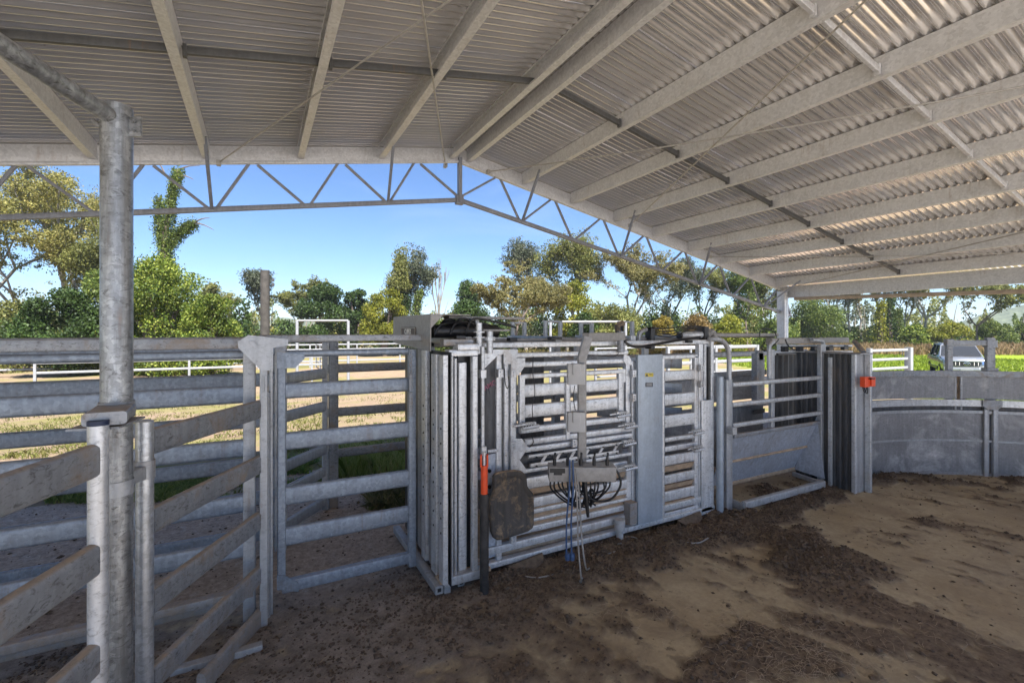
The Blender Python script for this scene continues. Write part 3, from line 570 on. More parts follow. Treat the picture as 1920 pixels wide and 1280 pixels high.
# far round poles and portals (2.9 m poles set for a future roof)
pp = T('round_pole', 'dark round pole with bolt plate standing behind the race fence', 'pole', (*pD(497, 621, 8.3).xy, 0))
c_ = pD(497, 621, 8.3); MB().pipe((c_.x, c_.y, -.3), (c_.x, c_.y, 1.8+(621-507)/F_PX*8.3), .075, 24).build('shaft', plain('dark_weathered_pole', (.075, .068, .06), .7, .2, .35, 12), pp)
mb = MB()
for v in (525, 534): a = pD(509.5, v, 8.3); mb.bar(a, a + rt*.045, .012, .055, .003)
mb.build('bolt_plate', M['brace'], pp)
def portal(u0, u1, vt, dep, label):
    a, b_ = pD(u0, vt, dep), pD(u1, vt, dep); gz = groundh(a.x, a.y); t = T('portal_frame', label, 'frame', (a.x, a.y, gz), 'tall pipe portals in the back yards')
    for q in (a, b_): MB().pipe((q.x, q.y, gz-.1), (q.x, q.y, a.z), .06, 14).build('leg', M['white'], t)
    MB().tube([a, Vector((b_.x, b_.y, a.z-.0))], .045, 12, 1).build('crossbar', M['white'], t)
portal(557, 653, 601, 20, 'white pipe portal frame rising behind the sliding gate against dark trees')
portal(1032, 1173, 603, 20, 'white pipe portal frame rising behind the middle of the crush')

# ------------------------------------------------------------------ far yard fences in sun
FG = 'white steel fences of the back yards'
def farfence(x0, x1, Y, label, step=2.4, hs=(.42, .85, 1.25, 1.6), w_=.1, x_rot=0):
    t = T('rail_fence', label, 'fence', ((x0+x1)/2, Y, groundh((x0+x1)/2, Y)), FG); g_ = groundh((x0+x1)/2, Y)
    for h in hs: MB().bar((x0, Y, g_+h), (x1, Y, g_+h), .045, w_, .02).build('rail', M['white'], t)
    x = x0
    while x <= x1 + .01:
        MB().box(x-.045, x+.045, Y-.045, Y+.045, groundh(x, Y)-.1, g_+hs[-1]+.05, .006).build('post', M['white'], t); x += step
def crossfence(X_, y0, y1, label, step=2.4, hs=(.42, .85, 1.25, 1.6)):
    t = T('rail_fence', label, 'fence', (X_, (y0+y1)/2, groundh(X_, (y0+y1)/2)), FG)
    for h in hs: MB().bar((X_, y0, groundh(X_, y0)+h), (X_, y1, groundh(X_, y1)+h), .045, .1, .02).build('rail', M['white'], t)
    y = y0
    while y <= y1 + .01: MB().box(X_-.045, X_+.045, y-.045, y+.045, groundh(X_, y)-.1, groundh(X_, y)+1.65, .006).build('post', M['white'], t); y += step
farfence(-14.0, -8.6, 21.5, 'sunlit white rail fence left of the round column, nearer row')
farfence(-8.0, 3.6, 26, 'white rail fence across the back of the dirt yard, seen through the rails', 2.6)
farfence(-16.0, 10, 36, 'farthest white rail fence before the trees on the left', 3.2)
crossfence(3.6, 26, 36, 'white fence running away behind the sliding gate', 2.5)
farfence(10.2, 14.2, 9.6, 'white rails seen through the hoop gate beyond the crush', 2.0, (.35, .68, 1.02, 1.46))
farfence(13.5, 23, 17, 'thin shaded rails behind the hoop gate in front of the green paddock', 3.1, (.3, .75, 1.2, 1.6), .08)
pa, pb = pD(1630, 650, 16.6), pD(1704, 650, 17.6); g_ = groundh(pa.x, pa.y)
t = T('fence_panel', 'short sunlit white fence panel with end post left of the parked car', 'fence', (pa.x, pa.y, g_))
for z in (.45, .78, 1.11): MB().bar((pa.x, pa.y, z), (pb.x, pb.y, z), .045, .1, .02).build('rail', M['white'], t)
for q, w_ in ((pa, .07), (pb, .1)): MB().box(q.x-w_, q.x+w_, q.y-w_, q.y+w_, g_-.2, 1.2, .006).build('post', M['white'], t)
MB().tube([pD(1692, 657, 17.3), pD(1692, 668, 17.3)], .012, 6, 1).build('chain', M['brace'], t)

# ------------------------------------------------------------------ the cattle crush
YF = 3.10; YBK = 4.02
cr = T('cattle_crush', 'large galvanised hydraulic cattle crush with slatted gates, hoses and control levers', 'cattle crush', (2.5, 3.5, 0))
def part(mb, name, mat, par=None): return mb.build(name, M[mat], par or cr)
# base skids and floor
mb = MB(); hr(mb, 880, 1340, 1033, 1044, 1006, YF-.02, .06); part(mb, 'base_frame', 'slat')
mb = MB(); mb.box(1.15, 3.95, YF+.05, YBK, .05, .10, .004); part(mb, 'base_tray', 'galv_dirty')
mb = MB(); hr(mb, 905, 1335, 1006, 1020, 1006, YF-.01, .05); part(mb, 'sill_rail', 'slat')
mb = MB(); mb.box(1.2, 3.9, YF+.06, YBK, .10, .13, .003); part(mb, 'floor_plate', 'ledge')
for u in (985, 1290):     # spilled feet / jacks under the base
    p = pY(u, 1062 if u < 1100 else 988, YF-.02); mb = MB(); mb.prism((p.x, p.y, -.01), (p.x, p.y, .06), circ(.035, 12)); mb.ball((p.x, p.y, .0), .05, 6, (1, 1, .4)); part(mb, 'jack_foot', 'galv')
    mb = MB(); mb.plate([(p.x-.16, p.y-.02, .07), (p.x+.14, p.y-.02, .10), (p.x+.13, p.y-.05, .05), (p.x+.04, p.y-.06, .01), (p.x-.06, p.y-.06, .01)], (0, 1, .2), .012); mb.build('mud_flap', M['mud'], cr)
# top beams
mb = MB(); hr(mb, 896, 1330, 640, 650, 1063, YF+.03, .08); part(mb, 'top_beam', 'slat')
mb = MB(); zt_ = hr(mb, 896, 1330, 634, 639, 1063, YF+.12, .06); mb.box(1.3, 3.95, YBK-.05, YBK, 1.66, 1.74, .006); part(mb, 'top_beam', 'greymetal')
for X_ in (1.35, 2.15, 2.95, 3.9):
    mb = MB(); mb.box(X_-.03, X_+.03, YF+.08, YBK, 1.70, 1.76, .006); part(mb, 'roof_cross_bar', 'galv')
# front uprights
for u0, u1, v0, v1, y in ((931, 941, 655, 1050, YF), (946, 954, 664, 885, YF+.0), (958, 968, 672, 890, YF-.01), (1174, 1182, 682, 795, YF), (1185, 1193, 676, 985, YF), (1311, 1319, 645, 966, YF), (1334, 1339, 640, 975, YF), (1321, 1327, 640, 960, YF+.04)):
    mb = MB(); vp(mb, u0, u1, v0, v1, y, .05, .006); part(mb, 'upright', 'slat')
mb = MB(); vp(mb, 1328, 1333, 650, 960, YF+.02, .03); part(mb, 'end_dark_strip', 'black')  # black strip between the end uprights
# side sheet with cable marks between head bail and frame
mb = MB(); mb.plate([pY(u, v, YF+.03) for u, v in ((908, 672), (934, 672), (934, 1032), (908, 1040))], (0, 1, 0), .006); nso = part(mb, 'neck_sheet', 'dark')
text('AMO', pY(919, 722, YF+.024), (R(90), R(-25), 0), .05, plain('pink_marker', (.35, .12, .18), .6), nso, .0008)
for k in range(2): mb = MB(); mb.tube([pY(911+5*k, 726, YF+.024), pY(913+5*k, 738, YF+.024)], .002, 4, 1); mb.build('marker_stroke', plain('marker_ink', (.02, .02, .05), .6), nso)
mb = MB(); mb.plate([pY(u, v, YF+.02) for u, v in ((914, 852), (934, 848), (934, 1040), (914, 1046))], (0, 1, 0), .006); part(mb, 'neck_sheet', 'sheet')
mb = MB()
for v in (882, 912): p = pY(917, v, YF+.01); mb.prism(p, p - Vector((0, .012, 0)), circ(.014, 14))
part(mb, 'rubber_buffers', 'black')
mb = MB(); hr(mb, 915, 935, 842, 849, 925, YF-.0, .03); part(mb, 'cross_strap', 'slat')
# corner gussets
for pts in ([(908, 655), (944, 655), (944, 663), (932, 667), (908, 690)], [(944, 655), (970, 655), (970, 668), (958, 682), (944, 682)],
            [(958, 682), (968, 671), (984, 671), (984, 685), (972, 703), (958, 703)], [(1170, 664), (1180, 668), (1186, 684), (1174, 684), (1168, 676)], [(1158, 690), (1172, 692), (1172, 716), (1161, 716)]):
    mb = MB(); mb.plate([pY(u, v, YF-.012) for u, v in pts], (0, 1, 0), .012); part(mb, 'corner_gusset', 'slat')

# upper gate
ug = MB()
for v0, v1, ul, ur, y in ((659, 668, 945, 1178, YF), (676, 685.5, 968, 1172, YF-.01), (697.5, 706, 984, 1168, YF-.02)): hr(ug, ul, ur, v0, v1, 1063, y, .04)
vp(ug, 975, 985, 703, 797, YF-.02, .04); vp(ug, 1062, 1070, 700, 823, YF-.02, .04); vp(ug, 1161, 1170, 700, 788, YF-.02, .04)
ugo = part(ug, 'upper_gate', 'slat')
for v0, v1 in ((716, 739), (752, 776)):
    for a, b_ in ((984, 1062), (1070, 1161)):
        mb = MB(); hr(mb, a, b_, v0, v1, 1063, YF-.0, .03, .012); mb.build('slat', M['slat'], ugo)
mb = MB()
for v0, v1, ul, ur in ((792, 803, 978, 1172), (814, 825, 985, 1188), (828, 838, 968, 1186)): hr(mb, ul, ur, v0, v1, 1063, YF-.01, .045)
part(mb, 'middle_rails', 'slat')
mb = MB(); mb.plate([pY(u, v, YF-.02) for u, v in ((958, 822), (978, 822), (990, 838), (974, 862), (990, 884), (958, 892))], (0, 1, 0), .01); part(mb, 'corner_gusset', 'slat')
# ratchet ladder strip
lad = MB(); hr(lad, 992, 1162, 840.5, 846, 1080, YF-.03, .02, .003); hr(lad, 995, 1160, 856, 863, 1080, YF-.03, .02, .003)
za, zb2 = pY(1080, 845, YF).z, pY(1080, 857, YF).z
for k in range(6):
    xa = pY(1012 + 27*k, 850, YF).x; lad.plate([(xa+.03, YF-.02, za+.008), (xa+.058, YF-.02, za+.008), (xa+.005, YF-.02, zb2-.008), (xa-.023, YF-.02, zb2-.008)], (0, 1, 0), .008)
lo = part(lad, 'ratchet_ladder', 'galv_bright')
mb = MB()
for k in range(7):
    xa = pY(1006 + 25*k, 843, YF-.035).x
    for z in (za+.008, zb2-.008): mb.prism((xa, YF-.03, z), (xa, YF-.045, z), circ(.006, 8))
mb.build('bolts', M['black'], lo)
mb = MB(); mb.box(pY(975, 850, YF).x, pY(1170, 850, YF).x, YF+.03, YF+.04, za-.12, za+.02, .002); part(mb, 'ladder_dark_sheet', 'dark')  # dark sheet behind the ladder openings
# lower gate with louvred slats
lgm = MB(); vp(lgm, 1175, 1184, 872, 965, YF, .04); hr(lgm, 935, 1184, 876, 884, 1006, YF-.01, .04); hr(lgm, 945, 1190, 984, 996, 1006, YF, .04)
lgo = part(lgm, 'lower_gate', 'slat')
for z0, z1 in ((.593, .679), (.444, .519), (.395, .43), (.335, .36)):
    mb = MB(); mb.box(pY(955, 900, YF).x, pY(1176, 900, YF).x, YF+.0, YF+.035, z0, z1, .006); mb.build('slat', M['slat'], lgo)
    mb = MB(); xa, xb = pY(955, 900, YF).x, pY(1176, 900, YF).x; mb.plate([(xa, YF+.01, z0-.004), (xb, YF+.01, z0-.004), (xb, YF+.03, z0-.055), (xa, YF+.03, z0-.055)], (0, -.8, .4), .006); mb.build('slat_ledge', M['ledge'], lgo)
# blue grey cover panel with two stickers
mb = MB(); vp(mb, 1197, 1243, 665, 978, YF-.05, .03, .004); cpn = part(mb, 'cover_panel', 'paintblue')
mb = MB(); vp(mb, 1242.5, 1247.5, 673, 970, YF-.05, .03, .012); part(mb, 'hinge_pipe', 'galv_bright')
ym = plain('yellow_warning_sticker', (.62, .48, .06), .5, 0, .3, 60); bm_ = plain('black_label', (.03, .035, .05), .4, 0, .2, 40)
mb = MB(); mb.plate([pY(u, v, YF-.053) for u, v in ((1210, 699), (1225, 699), (1225, 706), (1210, 706))], (0, 1, 0), .002); mb.build('warning_sticker', ym, cpn)
mb = MB(); mb.plate([pY(u, v, YF-.0545) for u, v in ((1210.5, 705.5), (1213, 700), (1215.5, 705.5))], (0, 1, 0), .001); mb.plate([pY(u, v, YF-.0545) for u, v in ((1217, 701), (1223, 701), (1223, 702.3), (1217, 702.3))], (0, 1, 0), .001); mb.build('warning_marks', bm_, cpn)
mb = MB(); mb.plate([pY(u, v, YF-.053) for u, v in ((1210.5, 717), (1224, 717), (1224, 725), (1210.5, 725))], (0, 1, 0), .002); mb.build('data_plate', bm_, cpn)
for v0, v1 in ((718.3, 719.6), (721, 722), (723, 723.6)):
    mb = MB(); mb.plate([pY(u, v, YF-.0545) for u, v in ((1212, v0), (1222.5, v0), (1222.5, v1), (1212, v1))], (0, 1, 0), .001); mb.build('plate_lines', M['plastic'], cpn)
# rear slatted gate
rgm = MB(); hr(rgm, 1243, 1308, 665, 673, 1275, YF, .04); vp(rgm, 1303, 1310, 668, 956, YF, .04)
for v0, v1 in ((817, 825), (833, 843), (955, 966)): hr(rgm, 1247, 1308, v0, v1, 1275, YF-.005, .04)
rgo = part(rgm, 'rear_gate', 'slat')
for v0, v1 in ((694, 713), (737, 758), (776, 799), (850, 869), (886, 903), (916, 935)):
    mb = MB(); z = hr(mb, 1247, 1303, v0, v1, 1275, YF+.005, .03, .012); mb.build('slat', M['slat'], rgo)
for v0, v1 in ((869, 880), (903, 912), (935, 952)):
    mb = MB(); a = pY(1275, v0, YF+.02); b_ = pY(1275, v1, YF+.03); xa, xb = pY(1247, v0, YF).x, pY(1303, v0, YF).x
    mb.plate([(xa, YF+.01, a.z), (xb, YF+.01, a.z), (xb, YF+.035, b_.z), (xa, YF+.035, b_.z)], (0, -.8, .4), .006); mb.build('slat_ledge', M['ledge'], rgo)
mb = MB(); vp(mb, 1316, 1338, 750, 962, YF-.02, .012, .004)
for v in (760, 800, 840, 880, 920, 950):
    p = pY(1335, v, YF-.02); mb.prism(p, p - Vector((0, .008, 0)), circ(.007, 6))
part(mb, 'end_plate', 'slat')
# latches
def latch(u, v, s=1.0):
    s *= 1.2
    p = pY(u, v, YF-.06); mb = MB(); mb.bar(p - Vector((.055*s, 0, -.012)), p + Vector((.045*s, 0, -.012)) + Vector((0, 0, .024)), .03, .022, .004); mb.pipe(p + Vector((-.05*s, -.01, -.018)), p + Vector((.065*s, -.01, -.010)), .013*s, 10)
    mb.bar(p + Vector((-.11*s, 0, .004)), p + Vector((-.04*s, 0, .008)), .012, .012, .002)
    for k in range(4): mb.tube([p + Vector((-.04+.022*k, -.016, .028)), p + Vector((-.032+.022*k, -.024, .012)), p + Vector((-.04+.022*k, -.016, -.004))], .0035, 5, 3)
    o = part(mb, 'spring_latch', 'galv_bright'); mb = MB(); mb.bar(p + Vector((-.045*s, -.012, -.006)), p + Vector((.03*s, -.012, -.002)), .014, .018, .002); mb.build('latch_bolt', M['black'], o)
for u, v, s in ((992, 797, 1), (1166, 776, 1), (1180, 797, .95), (1178, 829, .95), (1180, 875, .95), (1308, 809, 1), (1308, 840, 1)): latch(u, v, s)
# far side of the crush
mb = MB()
for x0, x1 in ((1.32, 1.37), (2.15, 2.2), (2.9, 2.95), (3.85, 3.92)): mb.box(x0, x1, YBK-.05, YBK, .05, 1.7, .006)
part(mb, 'far_upright', 'galv')
for z0, z1 in ((.15, .42), (.5, .62), (.72, .80), (.93, 1.0), (1.2, 1.28), (1.40, 1.46)):
    mb = MB(); mb.box(1.35, 3.9, YBK-.04, YBK-.01, z0, z1, .01); part(mb, 'far_rail', 'galv_dirty')
mb = MB(); mb.box(1.5, 2.12, YBK-.06, YBK-.05, .9, 1.62, .003); mb.box(2.24, 2.5, YBK-.06, YBK-.05, .6, 1.58, .003); part(mb, 'far_dark_panel', 'dark')
mb = MB()
for k in range(3): z = 1.5 - .25*k; mb.bar((3.0, 3.75, z), (3.75, 3.35, z-.02), .03, .11, .012)
part(mb, 'backing_bars', 'galv')
mb = MB(); mb.tube([(1.75, 3.3, 1.6), (1.75, 3.32, 1.25), (1.78, 3.3, 1.0), (1.76, 3.3, .85)], .005, 6, 4); part(mb, 'hanging_cord', 'black')
# squared hoops above the race
def hoop(u0, u1, vt, Y, vb=640):
    mb = MB(); vp(mb, u0-3, u0+3, vt, vb, Y, .03); vp(mb, u1-3, u1+3, vt, vb, Y, .03); a, b_ = pY(u0, vt, Y), pY(u1, vt, Y); mb.bar((a.x-.02, Y+.02, a.z), (b_.x+.02, Y+.02, a.z), .03, .016, .002); part(mb, 'top_hoop', 'galv')
hoop(963, 985, 605, 4.0); hoop(1024, 1052, 602, 3.9); hoop(1091, 1111, 606, 4.2); hoop(1164, 1187, 603, 4.0)
mb = MB(); a = pY(895, 634, 3.9); mb.bar((a.x, 3.9, a.z), (a.x+.9, 3.9, a.z), .02, .012, .002); part(mb, 'roller_shaft', 'galv_bright')
# ---- head bail (doors, guides, base)
hb = MB(); hr(hb, 842, 896, 655, 668, 870, 3.02, .08, .006); hbo = part(hb, 'head_bail', 'galv_bright'); mb = MB(); mb.box(1.10, 1.42, 2.99, 3.06, .075, .135, .006); mb.build('bottom_channel', M['galv_bright'], hbo)
for u0, u1, v0, v1, y, mt in ((831, 841, 672, 1070, 3.02, 'galv_bright'), (842, 851, 668, 1082, 3.0, 'galv_bright'), (852, 858, 672, 1080, 3.01, 'galv_bright'), (860, 876, 680, 1072, 3.05, 'slat'), (886, 897, 668, 1075, 3.0, 'galv_bright')):
    mb = MB(); vp(mb, u0, u1, v0, v1, y, .05, .012); mb.build('guide_channel', M[mt], hbo)
mb = MB(); vp(mb, 858, 887, 668, 1075, 3.09, .02, .003); mb.build('door_rubber', M['black'], hbo)
XE = 1.075
def ys(u, x=XE): d = D(u, 800); return x/d.x*d.y
for u0, u1, x, mt, zt_, z0 in ((783, 790, XE+.03, 'galv_dirty', 1.66, .12), (790, 798, XE, 'galv_bright', 1.66, .12), (808, 818, XE, 'galv_bright', 1.64, .12), (823, 831, XE, 'galv_bright', 1.64, .12)):
    mb = MB(); mb.box(x, x+.035, ys(u1, x), ys(u0, x), z0, zt_, .004); so_ = mb.build('perforated_guide', M[mt], hbo)
    if u0 in (790, 808, 823):
        mb = MB(); ym_ = (ys(u0, x)+ys(u1, x))/2
        for k in range(9): mb.prism((x+.001, ym_, 1.25-.1*k), (x-.004, ym_, 1.25-.1*k), circ(.008, 8))
        mb.build('guide_holes', M['black'], so_)
mb = MB(); mb.box(XE+.05, XE+.06, ys(831), 4.05, .1, 1.66, .002); mb.build('door_rubber', M['black'], hbo)
mb = MB(); mb.box(XE+.02, XE+.045, ys(822), ys(799), .12, .78, .003); mb.build('lower_door_plate', M['galv_dirty'], hbo)
for k in range(3):
    mb = MB(); y_ = ys(806) - .02*k; mb.bar((XE+.015, y_, .12), (XE+.012, y_, .75), .006, .006, .002); mb.build('cable', M['blue'], hbo)
yb0 = 2.99; mb = MB(); mb.box(XE-.04, XE+.015, yb0, 4.1, .045, .10, .004); mb.box(XE+.03, XE+.075, yb0+.02, 3.2, .02, .065, .004); mb.box(XE+.14, XE+.19, yb0+.05, 3.2, .03, .075, .004); mb.build('base_skid', M['galv'], hbo)
mb = MB(); mb.box(XE-.025, XE, yb0-.002, yb0+.002, .06, .085, .001); mb.build('skid_end_opening', M['black'], hbo); mb = MB(); mb.box(XE+.152, XE+.178, yb0+.048, yb0+.052, .042, .063, .001); mb.build('skid_end_opening', M['black'], hbo)
mb = MB(); mb.box(XE+.0, 1.45, 3.0, 3.1, .10, .125, .003); mb.build('mud_on_base', M['ledge'], hbo)
# ---- hydraulic cover box with embossed maker's plate
bx = MB(); x_ = 1.05; A = [(x_, 4.15, 1.70), (x_, 4.15, 1.925), (x_, 3.13, 1.915), (x_, 3.13, 1.66)]
bx.plate(A, (1, 0, 0), .006); bx.plate([(x_, 3.13, 1.918), (x_+.30, 3.13, 1.918), (x_+.30, 4.15, 1.925), (x_, 4.15, 1.925)], (0, 0, 1), .006)
bx.plate([(x_, 3.13, 1.915), (x_+.09, 3.13, 1.915), (x_, 3.13, 1.82)], (0, 1, 0), .006); bxo = part(bx, 'hydraulic_cover', 'greymetal')
ya, yb_ = ys(781, x_), ys(754, x_); zc = 1.8 - (622-621)/F_PX*3.5
mb = MB(); pr = rrect(abs(yb_-ya), .075, .018, 4); mb.prism((x_-.004, (ya+yb_)/2, zc), (x_-.009, (ya+yb_)/2, zc), pr); mb.build('maker_plate', plain('plate_brown', (.10, .07, .055), .5, .2), bxo)
text('CLIPEX', (x_-.011, (ya+yb_)/2, zc), (R(90), 0, R(-90)), .058, plain('letter_pale', (.85, .82, .76), .5, 0, .05), bxo)
mb = MB(); yc_ = (ya+yb_)/2; hw_ = abs(yb_-ya)/2 - .006
mb.tube([(x_-.010, yc_-hw_, zc-.03), (x_-.010, yc_-hw_, zc+.03), (x_-.010, yc_+hw_, zc+.03), (x_-.010, yc_+hw_, zc-.03), (x_-.010, yc_-hw_, zc-.03)], .002, 4, 1); mb.build('plate_border', M['text'], bxo)
# ---- hydraulic gear over the head bail
mb = MB(); mb.pipe((1.10, 3.25, 1.80), (1.62, 3.25, 1.80), .048, 18); mb.pipe((1.15, 3.5, 1.79), (1.75, 3.5, 1.79), .042, 16); part(mb, 'hydraulic_cylinder', 'black')
mb = MB(); mb.box(1.12, 1.34, 3.06, 3.14, 1.70, 1.745, .006); part(mb, 'ram_mount', 'galv_dirty'); mb = MB(); mb.box(1.20, 1.36, 3.0, 3.10, 1.665, 1.715, .01); part(mb, 'pivot_block', 'galv_bright'); mb = MB(); mb.pipe((1.385, 3.06, 1.64), (1.385, 3.06, 1.86), .022, 14); mb.pipe((1.385, 3.06, 1.79), (1.385, 3.06, 1.80), .04, 14); mb.pipe((1.385, 3.06, 1.755), (1.385, 3.06, 1.762), .04, 14); part(mb, 'pivot_pin', 'galv_bright'); mb = MB(); mb.pipe((1.47, 3.06, 1.64), (1.47, 3.06, 1.80), .024, 14); mb.pipe((1.47, 3.06, 1.735), (1.47, 3.06, 1.76), .04, 8); part(mb, 'pivot_pin', 'galv_bright'); mb = MB(); mb.box(1.44, 1.475, 3.25, 3.29, 1.76, 1.9, .006); part(mb, 'flap_post', 'galv_dirty')
mb = MB(); mb.box(1.25, 1.9, 3.3, 3.42, 1.895, 1.915, .003); mb.box(1.46, 1.68, 3.15, 3.3, 1.80, 1.815, .003); part(mb, 'cover_flap', 'greymetal')
for k in range(9):
    a = Vector((1.1+.03*k, 3.2+.04*(k % 4), 1.78)); mb = MB(); e = a + Vector((.35+.05*(k % 3), .05, random.uniform(-.02, .08)))
    mb.tube([a, a + Vector((.06, 0, .07+.02*(k % 3))), a.lerp(e, .6) + Vector((0, 0, .06)), e], .009, 7, 5); part(mb, 'hydraulic_hose', 'black')
# lever tube at u=905
mb = MB(); a, b_ = pY(905, 650, 3.02), pY(905, 852, 3.02); mb.tube([a, b_], .0135, 12, 1); q = pY(905, 700, 3.01); mb.box(q.x-.022, q.x+.022, q.y-.02, q.y+.03, q.z-.03, q.z+.025, .004); q = pY(906, 842, 3.01); mb.box(q.x-.02, q.x+.02, q.y-.02, q.y+.03, q.z-.03, q.z+.02, .004); part(mb, 'lever_tube', 'galv_bright')
c_ = pD(908, 621, 3.2)
lp = T('lever_post', 'black pipe post with orange clevis grip standing beside the head bail', 'post', (c_.x, c_.y, 0))
z0, z1, z2 = 1.8-(925-621)/F_PX*3.2, 1.8-(866-621)/F_PX*3.2, 1.8-(852-621)/F_PX*3.2
MB().pipe((c_.x, c_.y, -.02), (c_.x, c_.y, z0), .031, 20).build('pipe', M['blackpipe'], lp)
mb = MB(); mb.pipe((c_.x, c_.y, z0-.005), (c_.x, c_.y, z1-.02), .024, 18)
for s_ in (-1, 1): q = Vector((c_.x, c_.y, 0)) + rt*.022*s_; mb.bar(q + Vector((0, 0, z1-.03)), q + Vector((0, 0, z2)), .012, .035, .004, up=fw)
mb.box(c_.x-.02, c_.x+.02, c_.y-.015, c_.y+.015, z1-.045, z1-.02, .003); mb.build('orange_grip', M['orange'], lp)
mb = MB(); mb.pipe((c_.x, c_.y, z1-.02), (c_.x, c_.y, z2+.02), .012, 12); mb.build('rod_end', M['galv_bright'], lp)
# rubber mat
mt = T('rubber_mat', 'muddy black rubber mat shaped like a seat back hanging on the crush side', 'mat', tuple(pY(955, 1010, 3.0)))
pts = [(923, 892), (927, 887), (937, 883), (950, 881), (965, 880), (976, 882), (983, 888), (985, 897), (986, 909), (990, 916), (996, 922), (998, 932), (998.5, 955), (998, 980), (996, 987), (988, 993), (972, 999), (955, 1004), (940, 1009), (930, 1010), (923, 1006), (919, 996), (916, 970), (915, 945), (916, 934), (920, 926), (923, 916), (922.5, 904)]
mb = MB(); poly = [pY(u, v, 3.0) for u, v in pts]; cc = sum(poly, Vector())/len(poly); n_ = len(poly)
rings = [(1.0, 0), (1.0, -.022), (.95, -.032), (.8, -.026), (.78, -.019), (.4, -.024)]; vv = []
for s_, dy in rings:
    for p_ in poly: vv.append(cc + (p_-cc)*s_ + Vector((0, dy, 0)))
ff = [(i*n_+k, i*n_+(k+1) % n_, (i+1)*n_+(k+1) % n_, (i+1)*n_+k) for i in range(len(rings)-1) for k in range(n_)]; ff += [tuple((len(rings)-1)*n_+k for k in range(n_)), tuple(range(n_))[::-1]]
mb.add(vv, ff); mb.build('mat_sheet', M['rubber'], mt, smooth=60)
# ---- control arm and lever panel
ca = MB(); ax0 = pY(1090, 760, 2.95)
def pxy(u, v, dep): return pD(u, v, dep)
dA = 3.22; A = pD(1091, 880, dA); B = pD(1091, 668, dA); Cc = pD(1101, 640, dA+.02); ca.bar(A, B, .055, .06, .004, up=fw)
ca.prism(B - Vector((0, 0, .012)), pD(1102, 632, dA+.02), rrect(.06, .06, .004), up=fw); a = pD(1098, 632, dA+.02); b_ = pD(1167, 633, 3.75); ca.bar(a, Vector((b_.x, b_.y, a.z)), .05, .06, .004); cao = part(ca, 'control_arm', 'greymetal')
mb = MB(); b2 = pY(1164, 640, 3.07); mb.pipe((b2.x, b2.y, 1.62), (b2.x, b2.y, 1.80), .03, 16); part(mb, 'arm_pivot', 'galv_dirty')
for v0, v1 in ((682, 720), (772, 808)):
    a = pD(1080, v0, dA-.05); b_ = pD(1080, v1, dA-.05); mb = MB(); mb.bar(a, b_, .12, .06, .008, up=fw); mb.bar(a.lerp(b_, -.02), a.lerp(b_, .5), .055, .085, .005, up=fw); mb.build('junction_box', M['plastic'], cao)
pcn = pD(1090, 884, 3.12); hx = .218
mb = MB(); mb.prism(pcn - rt*hx, pcn + rt*hx, rrect(.13, .095, .004)); pn = mb.build('control_panel', M['greymetal'], cao)
WL[pn.name] = WL[cr.name]
mb = MB(); q = pcn - rt*.165 - fw*.066 + Vector((0, 0, .02)); mb.plate([q + rt*a_ + Vector((0, 0, b_)) for a_, b_ in ((-.05, .022), (.05, .022), (.05, -.01), (.03, -.01), (.03, -.022), (-.025, -.022), (-.025, -.006), (-.05, -.006))], fw, .003); mb.build('torn_sticker', M['black'], pn)
for k in range(5):
    q = pcn + rt*(-.18+.087*k) - fw*.02 + Vector((0, 0, .05)); mb = MB(); mb.tube([q, q + Vector((0, 0, .04))], .012, 10, 1); mb.tube([q + Vector((0, 0, .04)), q + Vector((0, 0, .07)) + rt*.004], [.009, .006], 8, 1); mb.ball(q + Vector((0, 0, .075)) + rt*.004, .009, 6); mb.build('lever', M['black'], pn)
for k in range(16):
    x0 = -.2 + .026*k; q = pcn + rt*x0 + fw*random.uniform(-.03, .04) - Vector((0, 0, .045)); x1 = random.uniform(-.06, .1); lo_ = random.uniform(.12, .27); e = pcn + rt*(x1+.0) + fw*.05 - Vector((0, 0, lo_ - .03))
    mb = MB(); mb.tube([q, q - Vector((0, 0, .07)) + rt*random.uniform(-.01, .01), (q+e)/2 - Vector((0, 0, .07+.06*random.random())), e - Vector((0, 0, .02)), e + rt*random.uniform(.0, .03) + Vector((0, 0, -.035))], .0062, 7, 6); mb.build('hose', M['black'], pn)
q = pcn + rt*.2 + Vector((0, 0, .04)); mb = MB(); mb.tube([q, q + rt*.045 - Vector((0, 0, .05)), q + rt*.06 - Vector((0, 0, .13)), q + rt*.0 - Vector((0, 0, .22)), q - rt*.1 - Vector((0, 0, .235)), q - rt*.16 - Vector((0, 0, .2))], .0075, 8, 8); mb.build('hose', M['black'], pn)
mb = MB(); mb.tube([pcn + Vector((0, 0, -.05)) + rt*.02, pcn + Vector((0, 0, -.16)) + rt*.03, pcn + Vector((0, 0, -.3)) + rt*.045], [.014, .016, .01], 8, 4); mb.build('hose_sleeve', M['black'], pn)
for k, (ua, ub, mat_) in enumerate(((1068, 1062, 'blue'), (1074, 1072, 'blue'), (1077, 1090, 'greymetal'), (1080, 1098, 'greymetal'))):
    a = pD(ua, 862 if k < 2 else 880, 3.04); e = pD(ub, 1040 if k < 2 else (1085 if k == 2 else 1062), 3.02); mb = MB(); pts = [a, a.lerp(e, .3) + rt*.005, a.lerp(e, .65) - rt*.006, e]
    if k == 2: pts += [pZ(1093, 1082, .02), pZ(1150, 1040, .02), pZ(1162, 1016, .05)]
    if k == 3: pts += [pZ(1108, 1062, .02), pZ(1140, 1040, .02), pZ(1156, 1015, .05)]
    mb.tube(pts, .0058, 7, 6); mb.build('hanging_hose', M[mat_], pn)
mb = MB()
